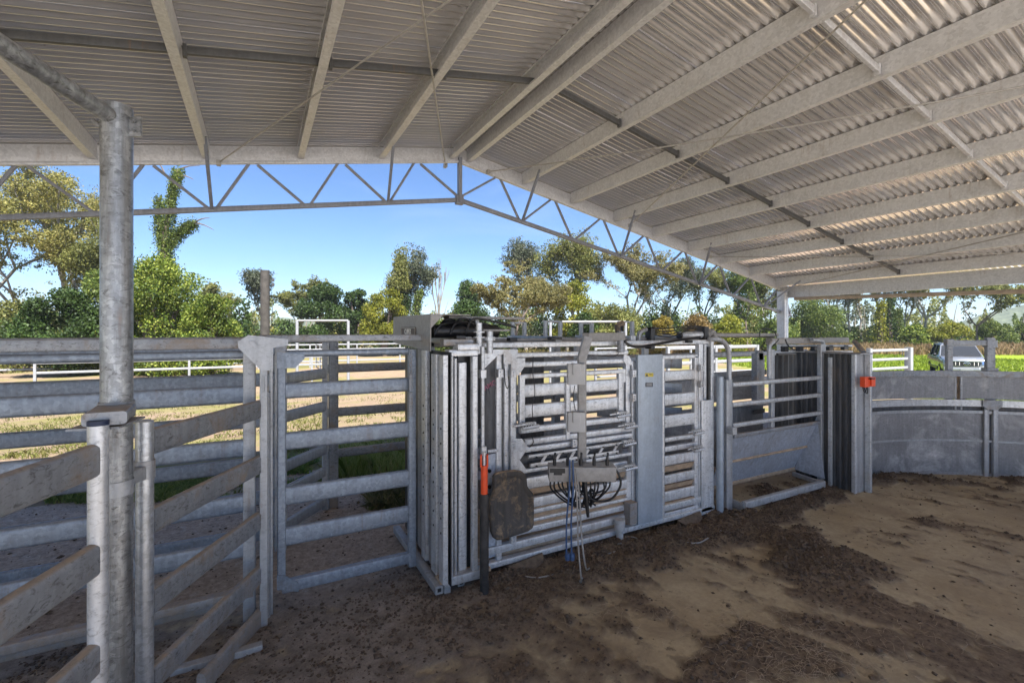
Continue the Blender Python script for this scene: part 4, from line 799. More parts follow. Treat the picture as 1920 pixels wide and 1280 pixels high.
for u in (1064, 1073): p_ = pD(u, 1042, 3.02); mb.pipe(p_ - Vector((0, 0, .025)), p_ + Vector((0, 0, .02)), .015, 10); mb.ball(p_, .018, 6)
mb.build('blue_couplings', M['blue'], pn)
hz = T('floor_hose', 'grey hose coiled on the manure below the control panel', 'hose', tuple(pZ(1160, 1040, 0)))
mb = MB(); mb.tube([pZ(1063, 1045, .03), pZ(1055, 1062, .02), pZ(1040, 1075, .02), pZ(1010, 1082, .03), pZ(985, 1080, .03)], .0055, 6, 6)
mb.tube([pZ(1165, 1018, .08), pZ(1150, 1022, .04), pZ(1138, 1035, .03), pZ(1120, 1045, .03), pZ(1180, 1023, .03), pZ(1198, 1016, .03), pZ(1190, 1007, .04), pZ(1168, 1006, .05)], .0055, 6, 6); mb.build('hose', M['greymetal'], hz)
hz2 = T('floor_hose', 'short curved pale hose lying on the manure near the rear of the crush', 'hose', tuple(pZ(1300, 1012, 0)))
mb = MB(); mb.tube([pZ(1262, 1008, .05), pZ(1285, 1016, .045), pZ(1310, 1017, .04), pZ(1328, 1008, .05)], .006, 6, 6); mb.tube([pZ(1345, 1000, .04), pZ(1349, 997, .04), pZ(1352, 994, .05)], .006, 6, 4); mb.build('hose', M['greymetal'], hz2)
# drain pipe at the corner
mb = MB(); p_ = pY(1162, 990, 3.03); mb.pipe((p_.x, p_.y, .02), (p_.x, p_.y, .22), .03, 14); mb.pipe((p_.x, p_.y, .14), (p_.x, p_.y, .23), .045, 14); part(mb, 'drain_pipe', 'galv_bright')
mb = MB(); q = pY(1190, 965, 3.0); mb.box(q.x-.03, q.x+.05, 3.02, 3.1, .16, .34, .006); part(mb, 'corner_block', 'galv_dirty')
for u, v in ((962, 700), (962, 835), (962, 1010), (1188, 700), (1188, 745), (938, 700), (938, 1000), (1315, 690), (1315, 720), (1076, 830)):
    p = pY(u, v, YF-.03); mb = MB(); mb.box(p.x-.022, p.x+.022, p.y-.015, p.y+.02, p.z-.03, p.z+.03, .004); mb.prism(p + Vector((0, -.014, .012)), p + Vector((0, -.024, .012)), circ(.008, 6)); mb.prism(p + Vector((0, -.014, -.012)), p + Vector((0, -.024, -.012)), circ(.008, 6)); part(mb, 'hinge_lug', 'galv_bright')
for pts in ([(1000, 668), (999, 700), (1003, 735), (998, 765), (1001, 800)], [(946, 690), (947, 715), (951, 728), (954, 720), (953, 705)], [(993, 838), (1000, 828), (996, 815)], [(1078, 722), (1075, 745), (1079, 770)], [(1160, 662), (1150, 668), (1120, 666), (1090, 664)]):
    mb = MB(); mb.tube([pY(u, v, YF-.05) for u, v in pts], .0035, 5, 5); part(mb, 'hanging_cord', 'black')
for u, v, w_ in ((845, 640, .05), (862, 632, .035), (878, 645, .03), (960, 636, .03), (1040, 634, .05), (1128, 636, .03), (1290, 640, .03)):
    p = pY(u, v, YF+.02); mb = MB(); mb.box(p.x-w_, p.x+w_, p.y-.03, p.y+.03, p.z-.014, p.z+.012, .004); part(mb, 'fitting', 'black')
# ---- air ram over the rear gate
mb = MB(); a, b_ = pY(1276, 629, 3.2), pY(1316, 627, 3.2); mb.pipe(a, b_, .034, 18); part(mb, 'air_ram', 'galv_bright')
mb = MB(); mb.pipe(a - Vector((.03, 0, 0)), a + Vector((.01, 0, 0)), .028, 14); part(mb, 'ram_end_cap', 'black'); mb = MB(); a = pY(1218, 614, 3.2); mb.box(a.x-.02, a.x+.03, 3.16, 3.24, 1.64, a.z, .006); mb.box(a.x-.02, a.x+.07, 3.16, 3.24, a.z-.012, a.z+.004, .003); part(mb, 'ram_bracket', 'black'); mb = MB(); b_ = pY(1318, 612, 3.2); mb.box(b_.x-.03, b_.x+.03, 3.15, 3.25, 1.68, b_.z, .01); part(mb, 'ram_bracket', 'black')
for k in range(4):
    a = pY(1222, 617+3*k, 3.17); b_ = pY(1316, 612+3*k, 3.17); mb = MB(); mb.tube([a, a.lerp(b_, .35) + Vector((0, 0, -.012*k)), a.lerp(b_, .7) + Vector((0, 0, .012)), b_], .006, 6, 5); part(mb, 'air_hose', 'black')
mb = MB(); mb.tube([pY(1166, 612, 3.1), pY(1172, 640, 3.04), pY(1192, 650, 3.02), pY(1225, 646, 3.03), pY(1270, 638, 3.06), pY(1312, 632, 3.1)], .012, 8, 8); part(mb, 'air_hose', 'black')
mb = MB(); mb.tube([pY(1197, 640, 3.2), pY(1200, 624, 3.2), pY(1212, 617, 3.2)], .02, 8, 6); part(mb, 'bent_pipe', 'galv_dirty')
mb = MB(); mb.tube([pY(1160, 622, 3.3), pY(1158, 612, 3.3), pY(1168, 606, 3.3)], .03, 8, 3); part(mb, 'red_valve', 'rubber')
mb = MB(); mb.tube([pY(1325, 628, 3.3), pY(1334, 622, 3.3), pY(1338, 632, 3.3), pY(1330, 642, 3.3)], .035, 12, 5); mb.bar(pY(1336, 628, 3.4), pY(1450, 629, 3.4), .05, .05, .02); part(mb, 'ram_elbow', 'greymetal')

# ------------------------------------------------------------------ hoop gate and tilted side panel beyond the crush
sp = T('loading_panel', 'hoop framed side gate with three rails above a tilted galvanised sheet', 'gate', (5.0, 3.1, 0))
def sprt(mb, name, mat): return mb.build(name, M[mat], sp)
q = pY(1350, 800, 3.05); MB().pipe((q.x, q.y, -.02), (q.x, q.y, pY(1350, 706, 3.05).z), .033, 20).build('round_post', M['paintblue'], sp)
hp = [pY(1330, 636, 3.1), pY(1345, 636, 3.1), pY(1356, 640, 3.1), pY(1364, 652, 3.1), pY(1367, 670, 3.1), pY(1367, 712, 3.1)]
sprt(MB().tube(hp, .024, 12, 5), 'hoop', 'galv')
mb = MB(); vp(mb, 1363, 1374, 712, 958, 3.08, .06); sprt(mb, 'upright', 'galv')
mb = MB(); vp(mb, 1447, 1453, 655, 802, 3.12, .04); sprt(mb, 'upright', 'galv'); mb = MB(); vp(mb, 1540, 1548, 645, 902, 3.1, .05); sprt(mb, 'upright', 'galv')
sprt(MB().tube([pY(1450, 640, 3.15), pY(1445, 645, 3.15), pY(1442, 655, 3.15), pY(1442, 715, 3.15)], .022, 10, 4), 'hoop', 'galv')
sprt(MB().tube([pY(1522, 637, 3.15), pY(1538, 639, 3.15), pY(1544, 648, 3.15), pY(1545, 700, 3.15)], .022, 10, 4), 'hoop', 'galv')
for v, w_ in ((721.5, .045), (759, .045), (798, .045)):
    z = pY(1374, v, 3.09).z; MB().bar((pY(1374, v, 3.09).x, 3.10, z), (pY(1541, v, 3.09).x, 3.10, z), .035, w_, .012).build('rail', M['galv_bright'], sp)
xa, xb = pY(1375, 820, 3.1).x, pY(1537, 790, 3.1).x
mb = MB(); mb.plate([(xa, 3.12, .74), (xb, 3.12, .74), (xb, 3.42, .10), (xa, 3.42, .10)], (0, -1, -.4), .006); sprt(mb, 'tilted_sheet', 'sheet')
sprt(MB().bar((xa, 3.10, .745), (xb, 3.10, .745), .03, .04, .006), 'sheet_top_rail', 'galv_dirty'); sprt(MB().bar((xa, 3.25, .43), (xb, 3.25, .43), .02, .025, .006), 'sheet_rib', 'ledge'); sprt(MB().bar((xa, 3.40, .13), (xb, 3.40, .13), .03, .04, .006), 'sheet_bottom_rail', 'ledge')
sprt(MB().bar((pY(1398, 950, 2.97).x, 2.99, .085), (pY(1547, 906, 2.97).x, 2.99, .085), .05, .07, .006), 'floor_rail', 'galv_bright')
mb = MB(); mb.bar((xa, 3.3, .08), (pY(1398, 950, 2.97).x, 2.99, .06), .03, .08, .004); sprt(mb, 'end_rail', 'galv'); mb = MB(); mb.bar((xb-.05, 3.38, .08), (pY(1547, 906, 2.97).x, 3.0, .08), .03, .05, .004); sprt(mb, 'end_rail', 'galv')
mb = MB(); mb.plate([(xb+.01, 3.14, .8), (xb+.01, 3.40, .12), (xb+.01, 3.05, .10)], (1, 0, 0), .006); sprt(mb, 'end_gusset', 'sheet')
mb = MB(); p_ = pY(1378, 807, 3.0); mb.box(p_.x-.03, p_.x+.03, 3.0, 3.08, p_.z-.04, p_.z+.03, .005); sprt(mb, 'hinge', 'galv_bright')
mb = MB(); zb_ = 1.69; mb.box(pY(1447, 640, 3.2).x, pY(1592, 640, 3.2).x, 3.2, 3.27, 1.655, 1.725, .008); mb.box(pY(1330, 640, 3.3).x, pY(1460, 640, 3.3).x, 3.3, 3.34, 1.74, 1.78, .01); sprt(mb, 'top_beam', 'greymetal')
mb = MB(); mb.bar(pY(1460, 648, 3.25), pY(1596, 648, 3.25), .03, .03, .01); mb.bar(pY(1470, 658, 3.3), pY(1598, 659, 3.3), .02, .02, .006); sprt(mb, 'slide_rail', 'galv_bright')
mb = MB()
for k in range(5): u = 1470+28*k; mb.box(pY(u, 654, 3.24).x, pY(u+7, 654, 3.24).x, 3.23, 3.28, 1.565, 1.625, .005)
mb.bar(pY(1465, 650, 3.22), pY(1596, 650, 3.22), .02, .012, .003); sprt(mb, 'slide_rollers', 'black')
mb = MB(); mb.tube([pY(1435, 640, 3.2), pY(1428, 650, 3.2), pY(1434, 658, 3.2), pY(1448, 650, 3.2), pY(1460, 636, 3.2)], .006, 6, 5); mb.tube([pY(1424, 630, 3.25), pY(1426, 619, 3.25), pY(1438, 616, 3.25), pY(1452, 622, 3.25), pY(1456, 632, 3.25)], .006, 6, 5); mb.tube([pY(1472, 636, 3.2), pY(1478, 648, 3.2), pY(1490, 656, 3.2)], .008, 6, 5); sprt(mb, 'air_hose', 'black')
mb = MB(); mb.box(pY(1420, 660, 3.6).x, pY(1434, 660, 3.6).x, 3.6, 3.68, .9, pY(1427, 662, 3.6).z, .006); mb.box(pY(1423, 655, 3.6).x, pY(1432, 655, 3.6).x, 3.6, 3.66, 1.45, pY(1427, 657, 3.6).z, .006); sprt(mb, 'rear_post', 'galv_dirty')
# solid side of the race opposite
rs = T('race_side', 'solid dark sheeted far side of the race behind the hoop gate', 'race wall', (5.0, 4.1, 0))
mb = MB(); mb.box(4.0, 6.2, 4.1, 4.115, .88, 1.22, .002); mb.box(4.0, 6.2, 4.1, 4.115, .05, .80, .002); mb.build('sheet', M['wallsheet'], rs)
mb = MB(); mb.box(3.95, 6.2, 4.05, 4.11, 1.20, 1.27, .01); mb.box(4.0, 6.2, 4.06, 4.1, .78, .82, .006); mb.build('top_rail', M['galv_dirty'], rs)
mb = MB(); mb.plate([pY(u, v, 4.08) for u, v in ((1412, 769), (1434, 765), (1434, 773), (1412, 777))], (0, 1, 0), .003); mb.build('label_strip', bm_, rs)
# dark sliding door drum
dd = T('sliding_door', 'dark streaked sheet sliding door closing the race beyond the hoop gate', 'door', (5.5, 3.9, 0))
mb = MB(); x0, x1 = pY(1458, 700, 3.7).x, pY(1514, 700, 3.7).x; nseg = 40
vv = []; 
for z in (.02, 1.49):
    for k in range(nseg+1): t_ = k/nseg; vv.append((x0+(x1-x0)*t_, 3.7 + .10*(1-math.sin(math.pi*t_)) + .008*math.sin(t_*50), z))
mb.add(vv, [(k, k+1, nseg+2+k, nseg+1+k) for k in range(nseg)]); mb.build('door_sheet', M['dark'], dd)
mb = MB(); vp(mb, 1512, 1520, 680, 800, 3.72, .04); vp(mb, 1532, 1538, 681, 830, 3.72, .04); mb.box(x0, x1, 3.69, 3.72, 1.49, 1.52, .004); mb.build('door_frame', M['black'], dd)
mb = MB(); vp(mb, 1520, 1532, 697, 830, 3.74, .02); mb.build('door_post', M['galv'], dd)
# tall box post with corrugated side and orange isolator
bp_ = T('box_post', 'tall corrugated steel box post with orange switch box, where the curved wall begins', 'post', (5.95, 2.9, 0))
mb = MB(); vv = []; ns = 60; Xb = 5.82
for z in (0, 1.545):
    for k in range(ns+1): t_ = k/ns; vv.append((Xb + .007*(1 if (k//3) % 2 else -1), 2.80 + .62*t_, z))
mb.add(vv, [(k, k+1, ns+2+k, ns+1+k) for k in range(ns)]); mb.build('corrugated_side', M['dark'], bp_)
mb = MB(); mb.box(5.80, 5.84, 2.76, 2.80, 0, 1.55, .004); mb.box(5.99, 6.03, 2.70, 2.76, 0, 1.55, .004); mb.box(5.79, 5.82, 3.0, 3.04, 0, 1.5, .004); mb.build('corner_angle', M['galv_bright'], bp_)
mb = MB(); mb.box(5.84, 6.01, 2.765, 2.775, 0, 1.54, .002); mb.box(6.02, 6.03, 2.76, 3.2, 0, 1.54, .002); mb.build('front_plate', M['galv'], bp_)
mb = MB(); mb.box(5.78, 6.05, 2.7, 3.45, 1.545, 1.56, .003); mb.bar(pY(1602, 640, 3.1), (6.02, 2.78, 1.56), .04, .04, .004); mb.build('cap', M['galv_dirty'], bp_)
mb = MB(); q = pY(1623, 715, 2.68); mb.box(q.x-.085, q.x+.01, 2.64, 2.70, q.z-.055, q.z+.055, .01); mb.box(q.x+.012, q.x+.085, 2.62, 2.70, q.z-.05, q.z+.05, .01); mb.build('orange_switch_box', M['orange'], bp_)
mb = MB(); mb.box(q.x-.03, q.x+.04, 2.61, 2.64, q.z+.03, q.z+.042, .002); mb.tube([q + Vector((-.06, 0, -.05)), q + Vector((-.04, 0, -.1)), q + Vector((0, 0, -.12)), q + Vector((.02, 0, -.06))], .005, 6, 5); mb.tube([q + Vector((-.04, 0, -.05)), q + Vector((-.0, 0, -.11)), q + Vector((.04, 0, -.13)), q + Vector((.04, 0, -.05))], .005, 6, 5); mb.build('switch_cable', M['black'], bp_)

# ------------------------------------------------------------------ curved force yard wall
cw = T('curved_wall', 'curved sheeted steel force yard wall sweeping round the right of the floor', 'wall', (7.6, 2.6, 0))
CX, CY, CR = 6.2, .35, 2.67
def arc(a0, a1, z0, z1, r, th, name, mat, n=None):
    n = n or max(8, int(abs(a1-a0)/2)); mb = MB(); vv = []
    for k in range(n+1):
        a = R(a0 + (a1-a0)*k/n); c_, s_ = math.cos(a), math.sin(a)
        for rr_, z in ((r, z0), (r+th, z0), (r+th, z1), (r, z1)): vv.append((CX + rr_*c_, CY + rr_*s_, z))
    ff = [(4*k+j, 4*k+(j+1) % 4, 4*(k+1)+(j+1) % 4, 4*(k+1)+j) for k in range(n) for j in range(4)] + [(0, 1, 2, 3), tuple(4*n+j for j in (3, 2, 1, 0))]
    mb.add(vv, ff); return mb.build(name, M[mat], cw)
def angu(u):  # wall angle seen at column u
    d = D(u, 621); best = None
    for k in range(-600, 1000):
        a = R(k*.1); p_ = Vector((CX + CR*math.cos(a), CY + CR*math.sin(a)))
        e = abs(p_.x*d.y - p_.y*d.x)/math.hypot(d.x, d.y)
        if best is None or e < best[0]: best = (e, k*.1)
    return best[1]
aL, aS0, aS1, aP, aEnd = 86, angu(1795), angu(1806), angu(1856), -55
arc(aL, aEnd, 1.235, 1.305, CR-.03, .06, 'top_rail', 'galv_dirty'); arc(aL, aEnd, .865, .945, CR-.03, .05, 'middle_rail', 'galv_bright')
arc(aL, aS0, .95, 1.23, CR+.03, .004, 'upper_sheet', 'wallsheet'); arc(aS1, aEnd, .95, 1.23, CR+.03, .004, 'upper_sheet', 'wallsheet')
arc(aL, aP+.5, .0, .80, CR+.01, .004, 'lower_sheet', 'wallsheet'); arc(aP-.5, aEnd, .0, .80, CR+.01, .004, 'lower_sheet', 'wallsheet')
arc(aL, aEnd, .79, .88, CR+.03, .006, 'gap_darkening_strip', 'dark'); arc(aL, aEnd, .775, .81, CR-.01, .03, 'sheet_edge', 'galv'); arc(aL, aEnd, .42, .445, CR-.005, .02, 'sheet_rib', 'galv'); arc(aL, aEnd, -.01, .03, CR-.005, .03, 'sheet_edge', 'galv')  # dark strip added behind the slot so the gap reads dark
for a_ in (aP+1.0, aP-1.0, aP-45, aP-47):
    p_ = Vector((CX + (CR-.01)*math.cos(R(a_)), CY + (CR-.01)*math.sin(R(a_)), 0)); mb = MB(); mb.bar(p_, p_ + Vector((0, 0, .9)), .05, .04, .005, up=(math.cos(R(a_)), math.sin(R(a_)), 0)); mb.build('post', M['galv'], cw)
p_ = Vector((CX + (CR-.04)*math.cos(R(aP)), CY + (CR-.04)*math.sin(R(aP)), 0)); ev = Vector((-math.sin(R(aP)), math.cos(R(aP)), 0)); nv = Vector((math.cos(R(aP)), math.sin(R(aP)), 0))
mb = MB(); mb.plate([p_ + ev*a_ + Vector((0, 0, b_)) for a_, b_ in ((-.1, .95), (.1, .95), (.1, .88), (.05, .83), (-.05, .83), (-.1, .88))], nv, .02); mb.build('joint_plate', M['galv_dirty'], cw)
for a_ in (aS0, aS1):
    p_ = Vector((CX + (CR+.03)*math.cos(R(a_)), CY + (CR+.03)*math.sin(R(a_)), 0)); mb = MB(); mb.bar(p_ + Vector((0, 0, .8)), p_ + Vector((0, 0, 1.24)), .015, .02, .003); mb.build('sheet_trim', M['galv_bright'], cw)
am_ = (aS0+aS1)/2; p_ = Vector((CX + CR*math.cos(R(am_)), CY + CR*math.sin(R(am_)), 0)); p_ = p_ + p_.normalized()*.13; mb = MB(); mb.bar(p_, p_ + Vector((0, 0, 1.25)), .09, .06, .006, up=(math.cos(R(am_)), math.sin(R(am_)), 0)); mb.build('slot_post', M['ledge'], cw)
# portal of the slam gate standing on the wall line
ra = angu(1779); 
pf = T('gate_portal', 'grey square portal frame rising above the curved wall in front of the car', 'frame', (8.1, 2.3, 0))
P1 = Vector((CX + CR*math.cos(R(ra)), CY + CR*math.sin(R(ra)), 0)); P1 = P1 + P1.normalized()*.09; P2 = Vector((CX + CR*math.cos(R(aP)), CY + CR*math.sin(R(aP)), 0)); P2 = P2 + P2.normalized()*.09
for p_, w_ in ((P1, .06), (P2, .085)):
    mb = MB(); mb.bar(p_, p_ + Vector((0, 0, 1.68 if w_ < .07 else 1.72)), w_, .06, .006, up=nv); mb.build('leg', M['galv_dirty'], pf)
mb = MB(); mb.bar(P1 + Vector((0, 0, 1.655)) - ev*0, P2 + Vector((0, 0, 1.655)), .07, .07, .006); mb.build('lintel', M['galv_dirty'], pf)
mb = MB(); mb.bar(P2 + Vector((0, 0, 1.60)), P2 + Vector((0, 0, 1.69)), .11, .1, .008, up=nv); mb.build('clamp', M['galv_dirty'], pf); mb = MB(); mb.bar(P2 + Vector((0, 0, 1.22)), P2 + Vector((0, 0, 1.34)), .12, .11, .008, up=nv); mb.build('clamp', M['galv_dirty'], pf); mb = MB(); mb.bar(P1 + Vector((0, 0, 1.62)), P1 + Vector((0, 0, 1.70)), .08, .08, .008, up=nv); mb.build('clamp', M['galv_dirty'], pf)
#@@REST
# ------------------------------------------------------------------ trees
LM = {}
LM['olive'] = leafmat('olive_gum_leaves', [(.10, .12, .03), (.19, .205, .055), (.32, .30, .09)])
LM['warm'] = leafmat('yellow_olive_leaves', [(.14, .15, .04), (.29, .27, .07), (.44, .37, .12)])
LM['brown'] = leafmat('brownish_olive_leaves', [(.12, .12, .04), (.22, .20, .07), (.34, .28, .11)])
LM['dark'] = leafmat('dark_green_leaves', [(.022, .045, .012), (.05, .095, .02), (.10, .155, .035)])
LM['mid'] = leafmat('mid_green_leaves', [(.05, .085, .018), (.115, .165, .03), (.24, .28, .055)])
LM['bright'] = leafmat('bright_green_vine_leaves', [(.045, .09, .012), (.16, .225, .025), (.42, .45, .085)])
LM['yellow'] = leafmat('yellow_green_leaves', [(.12, .15, .015), (.24, .25, .025), (.36, .33, .04)])
LM['gold'] = leafmat('golden_yellow_leaves', [(.15, .125, .025), (.29, .22, .035), (.42, .32, .06)])
LM['rust'] = leafmat('rusty_orange_leaves', [(.14, .10, .03), (.24, .16, .05), (.32, .20, .07)])
LM['grey'] = leafmat('grey_green_gum_leaves', [(.06, .08, .05), (.11, .13, .075), (.18, .19, .11)])
def place(u, dep):
    d = D(u, 621); p = CAM + d*dep; z = groundh(p.x, p.y); return Vector((p.x, p.y, z - .05))
def grow(segs, tips, p, d, L, r, lvl, maxl, spread, up, gn):
    q = p; k_ = 3
    for i in range(k_):
        d = (d + Vector((random.gauss(0, gn), random.gauss(0, gn), random.gauss(0, gn*.6) + up*.12))).normalized(); e = q + d*(L/k_)
        segs.append((q.copy(), e.copy(), r*(1-.28*i/k_), r*(1-.28*(i+1)/k_))); q = e
        if lvl >= 1 and (lvl >= maxl-2 or random.random() < .5): tips.append(q.copy())
    if lvl >= maxl: return
    n = random.choice((2, 3, 3) if lvl else (3, 4))
    for i in range(n):
        ax = Vector((random.gauss(0, 1), random.gauss(0, 1), random.gauss(0, .35))).normalized()
        nd = (d*(1-spread) + ax*spread + Vector((0, 0, up*.2))).normalized()
        grow(segs, tips, q, nd, L*random.uniform(.6, .85), r*random.uniform(.5, .68), lvl+1, maxl, spread, up, gn)
def tree(kind, u, vt, dep, wpx, leaf, label, nl=7000, ls=.2, bark='bark', seed=0, trunk=.26, maxl=4, clump=.055, spread=.45, name='gum_tree', cat='tree', group='trees behind the yards'):
    random.seed(seed*13+int(u)+5); b0 = place(u, dep); H = 1.8 + (621-vt)/F_PX*dep - b0.z; Wd = wpx/F_PX*dep
    nl = int(nl*2.6); ls *= .98; t = T(name, label, cat, b0, group); segs = []; tips = []
    grow(segs, tips, Vector((0, 0, 0)), Vector((random.gauss(0, .06), random.gauss(0, .06), 1)).normalized(), H*trunk, .019*H*.8, 0, maxl, spread, .5, .12)
    zs = [q.z for q in tips]; rr_ = sorted(abs(q.x) + abs(q.y) for q in tips); k = H*.95/max(zs); kw = (Wd*.42)/max(.1, rr_[int(len(rr_)*.85)]*.8)
    def sc_(q): f = min(1, q.z/(H*trunk)); m = 1 + (kw-1)*f; return Vector((b0.x+q.x*m, b0.y+q.y*m, b0.z+q.z*k))
    mb = MB()
    for a, e, r0, r1 in segs:
        if r1 < .004*H*.5 and kind != 'bare': 
            pass
        mb.tube([sc_(a), sc_(e)], [max(r0, .012), max(r1, .01)], 6 if r0 > .05 else 4, 1, cap=False)
    mb.build('trunk', M[bark], t)
    if kind != 'bare':
        P_ = np.array([sc_(q) for q in tips]); P_ = np.repeat(P_, 5, 0); v_ = rng.normal(size=P_.shape); v_ /= np.linalg.norm(v_, axis=1)[:, None]; P_ = P_ + v_*rng.random((len(P_), 1))**.5*np.array([1, 1, .75])*clump*1.15*H; nt_ = len(P_); wgt = rng.random(nt_)**1.5 + .05; idx = rng.choice(nt_, nl, p=wgt/wgt.sum()); off = rng.normal(size=(nl, 3)); off /= np.linalg.norm(off, axis=1)[:, None]; off = off*rng.random((nl, 1))**.5*np.array([1, 1, .62])*clump*.62*H*(.5+.9*rng.random(nt_)[idx])[:, None]
        Q = P_[idx] + off; Q[:, 2] = np.maximum(Q[:, 2], b0.z+.3); facecloud('crown', Q, ls, LM[leaf], t, asp=.6, droop=.6)
    return t
def bush(u, vt, dep, wpx, leaf, label, nl=9000, ls=.16, seed=0, name='bushy_tree', lobes=34, low=0.0, group='bushy trees behind the yards', asp=.75, squash=1.0, cat='tree'):
    r_ = np.random.default_rng(seed*7+int(u)+11); b0 = place(u, dep); H = 1.8 + (621-vt)/F_PX*dep - b0.z; W2 = wpx/F_PX*dep/2
    nl = int(nl*1.7); ls *= 1.15; t = T(name, label, cat, b0, group); mb = MB(); cs = []
    for k in range(lobes):
        a = r_.random()*6.283; h = r_.random()**.75; rad = math.sqrt(max(0, 1-(max(0, h-low-.25)/(1-.25))**2))*r_.random()**.45; lr = r_.uniform(.24, .42)*min(W2, H*.55)*(1.2-.35*h)
        cs.append((b0.x+math.cos(a)*rad*(W2-lr*.6), b0.y+math.sin(a)*rad*(W2-lr*.6)*.8, b0.z + max(low*H, .04*H) + h*(H*(1-low)-lr*1.0), lr))
    cs.append((b0.x, b0.y, b0.z + H-.25*min(W2, H*.5), .25*min(W2, H*.5)))
    for c_ in cs[:7]: mb.tube([(b0.x, b0.y, b0.z), (b0.x*.6+c_[0]*.4, b0.y*.6+c_[1]*.4, b0.z+(c_[2]-b0.z)*.6), c_[:3]], [.03*H, .018*H, .006*H], 6, 2)
    mb.build('trunk', M['barkd'], t)
    cs = np.array(cs); wg = cs[:, 3]**2; idx = r_.choice(len(cs), nl, p=wg/wg.sum()); dd_ = r_.normal(size=(nl, 3)); dd_ /= np.linalg.norm(dd_, axis=1)[:, None]
    rad = (r_.random(nl)**.35)*(1+.22*(fbm(dd_[:, 0]*3+idx, dd_[:, 1]*3+dd_[:, 2]*3, 3)-.5)*2); Q = cs[idx, :3] + dd_*(cs[idx, 3]*rad)[:, None]*np.array([1, 1, .85*squash]); Q[:, 2] = np.maximum(Q[:, 2], b0.z+.02)
    facecloud('crown', Q, ls, LM[leaf], t, asp=asp, droop=.3); return t
def vine_tree(u, vt, dep, leaf, label, lean=0, seed=0, nl=9000, r=.6, fork=True, ls=.16, name='vine_covered_tree'):
    random.seed(seed+3); b0 = place(u, dep); H = 1.8 + (621-vt)/F_PX*dep - b0.z; t = T(name, label, 'tree', b0, 'trees wrapped in climbing vine')
    paths = [[b0, b0 + Vector((.0, 0, H*.35)), b0 + Vector((-.02*H, 0, H*.6)), b0 + rt*(.0*H) + Vector((0, 0, H*.82)), b0 + rt*(.045*H) + Vector((0, 0, H))]]
    if fork: paths += [[b0 + Vector((0, 0, H*.62)), b0 + rt*.06*H + Vector((0, 0, H*.70)), b0 + rt*.12*H + Vector((0, 0, H*.735))], [b0 + Vector((0, 0, H*.5)), b0 - rt*.05*H + Vector((0, 0, H*.7)), b0 - rt*.055*H + Vector((0, 0, H*.86))]]
    mb = MB()
    for i, p_ in enumerate(paths): mb.tube(p_, [r*.5*(1-.7*k/(len(p_)-1))*(1 if i == 0 else .6) for k in range(len(p_))], 8, 4)
    if fork:
        for q in ((.12, .735, .2, .76), (.045, 1.0, .15, 1.02), (.12, .735, .22, .70), (.04, .97, .12, .95), (-.02, .97, -.06, 1.04)):
            a = b0 + rt*q[0]*H + Vector((0, 0, q[1]*H)); e = b0 + rt*q[2]*H + Vector((0, 0, q[3]*H)); mb.tube([a, a.lerp(e, .5) + Vector((0, 0, .1)), e], [.06, .04, .015], 5, 3)
    mb.build('trunk', M['barkd'], t); Q = []
    for k in range(nl):
        p_ = paths[0] if (not fork or random.random() < .62) else random.choice(paths[1:]); s_ = random.random()*(len(p_)-1); i = int(s_); c_ = Vector(p_[i]).lerp(Vector(p_[min(i+1, len(p_)-1)]), s_-i)
        hfr = (c_.z-b0.z)/H; rr_ = r*(1.25 - .75*hfr)*(.6 + .8*vnoise(np.array([c_.z*1.1+u]), np.array([random.choice((0.3, 1.7, 3.1))]))[0])*(1 if p_ is paths[0] else .7); a = random.random()*6.283; Q.append(c_ + Vector((math.cos(a), math.sin(a), 0))*rr_*(random.random()**.4*(1 + .55*(random.random() < .16))) + Vector((0, 0, random.gauss(0, .16) - .25*(random.random() < .3))))
    facecloud('vine_leaves', np.array(Q), ls, LM[leaf], t, asp=.8, droop=.8); return t
# left woodland
tree('g', 60, 385, 34, 380, 'warm', 'broad olive gum at the far left behind the fence, below the truss', 17000, .17, seed=2, clump=.07)
tree('g', 185, 262, 39, 270, 'warm', 'tall airy yellowish gum rising behind the round column', 9500, .16, seed=3, clump=.05)
tree('g', -30, 330, 40, 300, 'olive', 'sparse gum cut by the left edge of the view', 7000, .17, seed=4)
tree('g', 240, 400, 36, 170, 'olive', 'olive gum between the round column and the vine covered dead trunk', 6500, .16, seed=5)
bush(125, 540, 27, 180, 'dark', 'dark green bush low behind the fence left of the round column', 15000, .12, lobes=30)
bush(30, 560, 30, 170, 'olive', 'olive scrubby bush low at the far left edge', 8000, .13)
bush(300, 476, 28, 190, 'bright', 'highest bright green vine covered mound right of the round column', 26000, .11, seed=1, lobes=44)
bush(395, 548, 26.5, 125, 'bright', 'lower bright green vine covered mound, right shoulder of the big one', 14000, .10, seed=2, lobes=28)
bush(215, 500, 29, 150, 'mid', 'green leafy mound directly behind the round column', 13000, .12, seed=3)
vine_tree(318, 318, 31, 'mid', 'dead forked trunk wrapped in vine, standing highest above the green mound', nl=16000, r=.62, ls=.11)
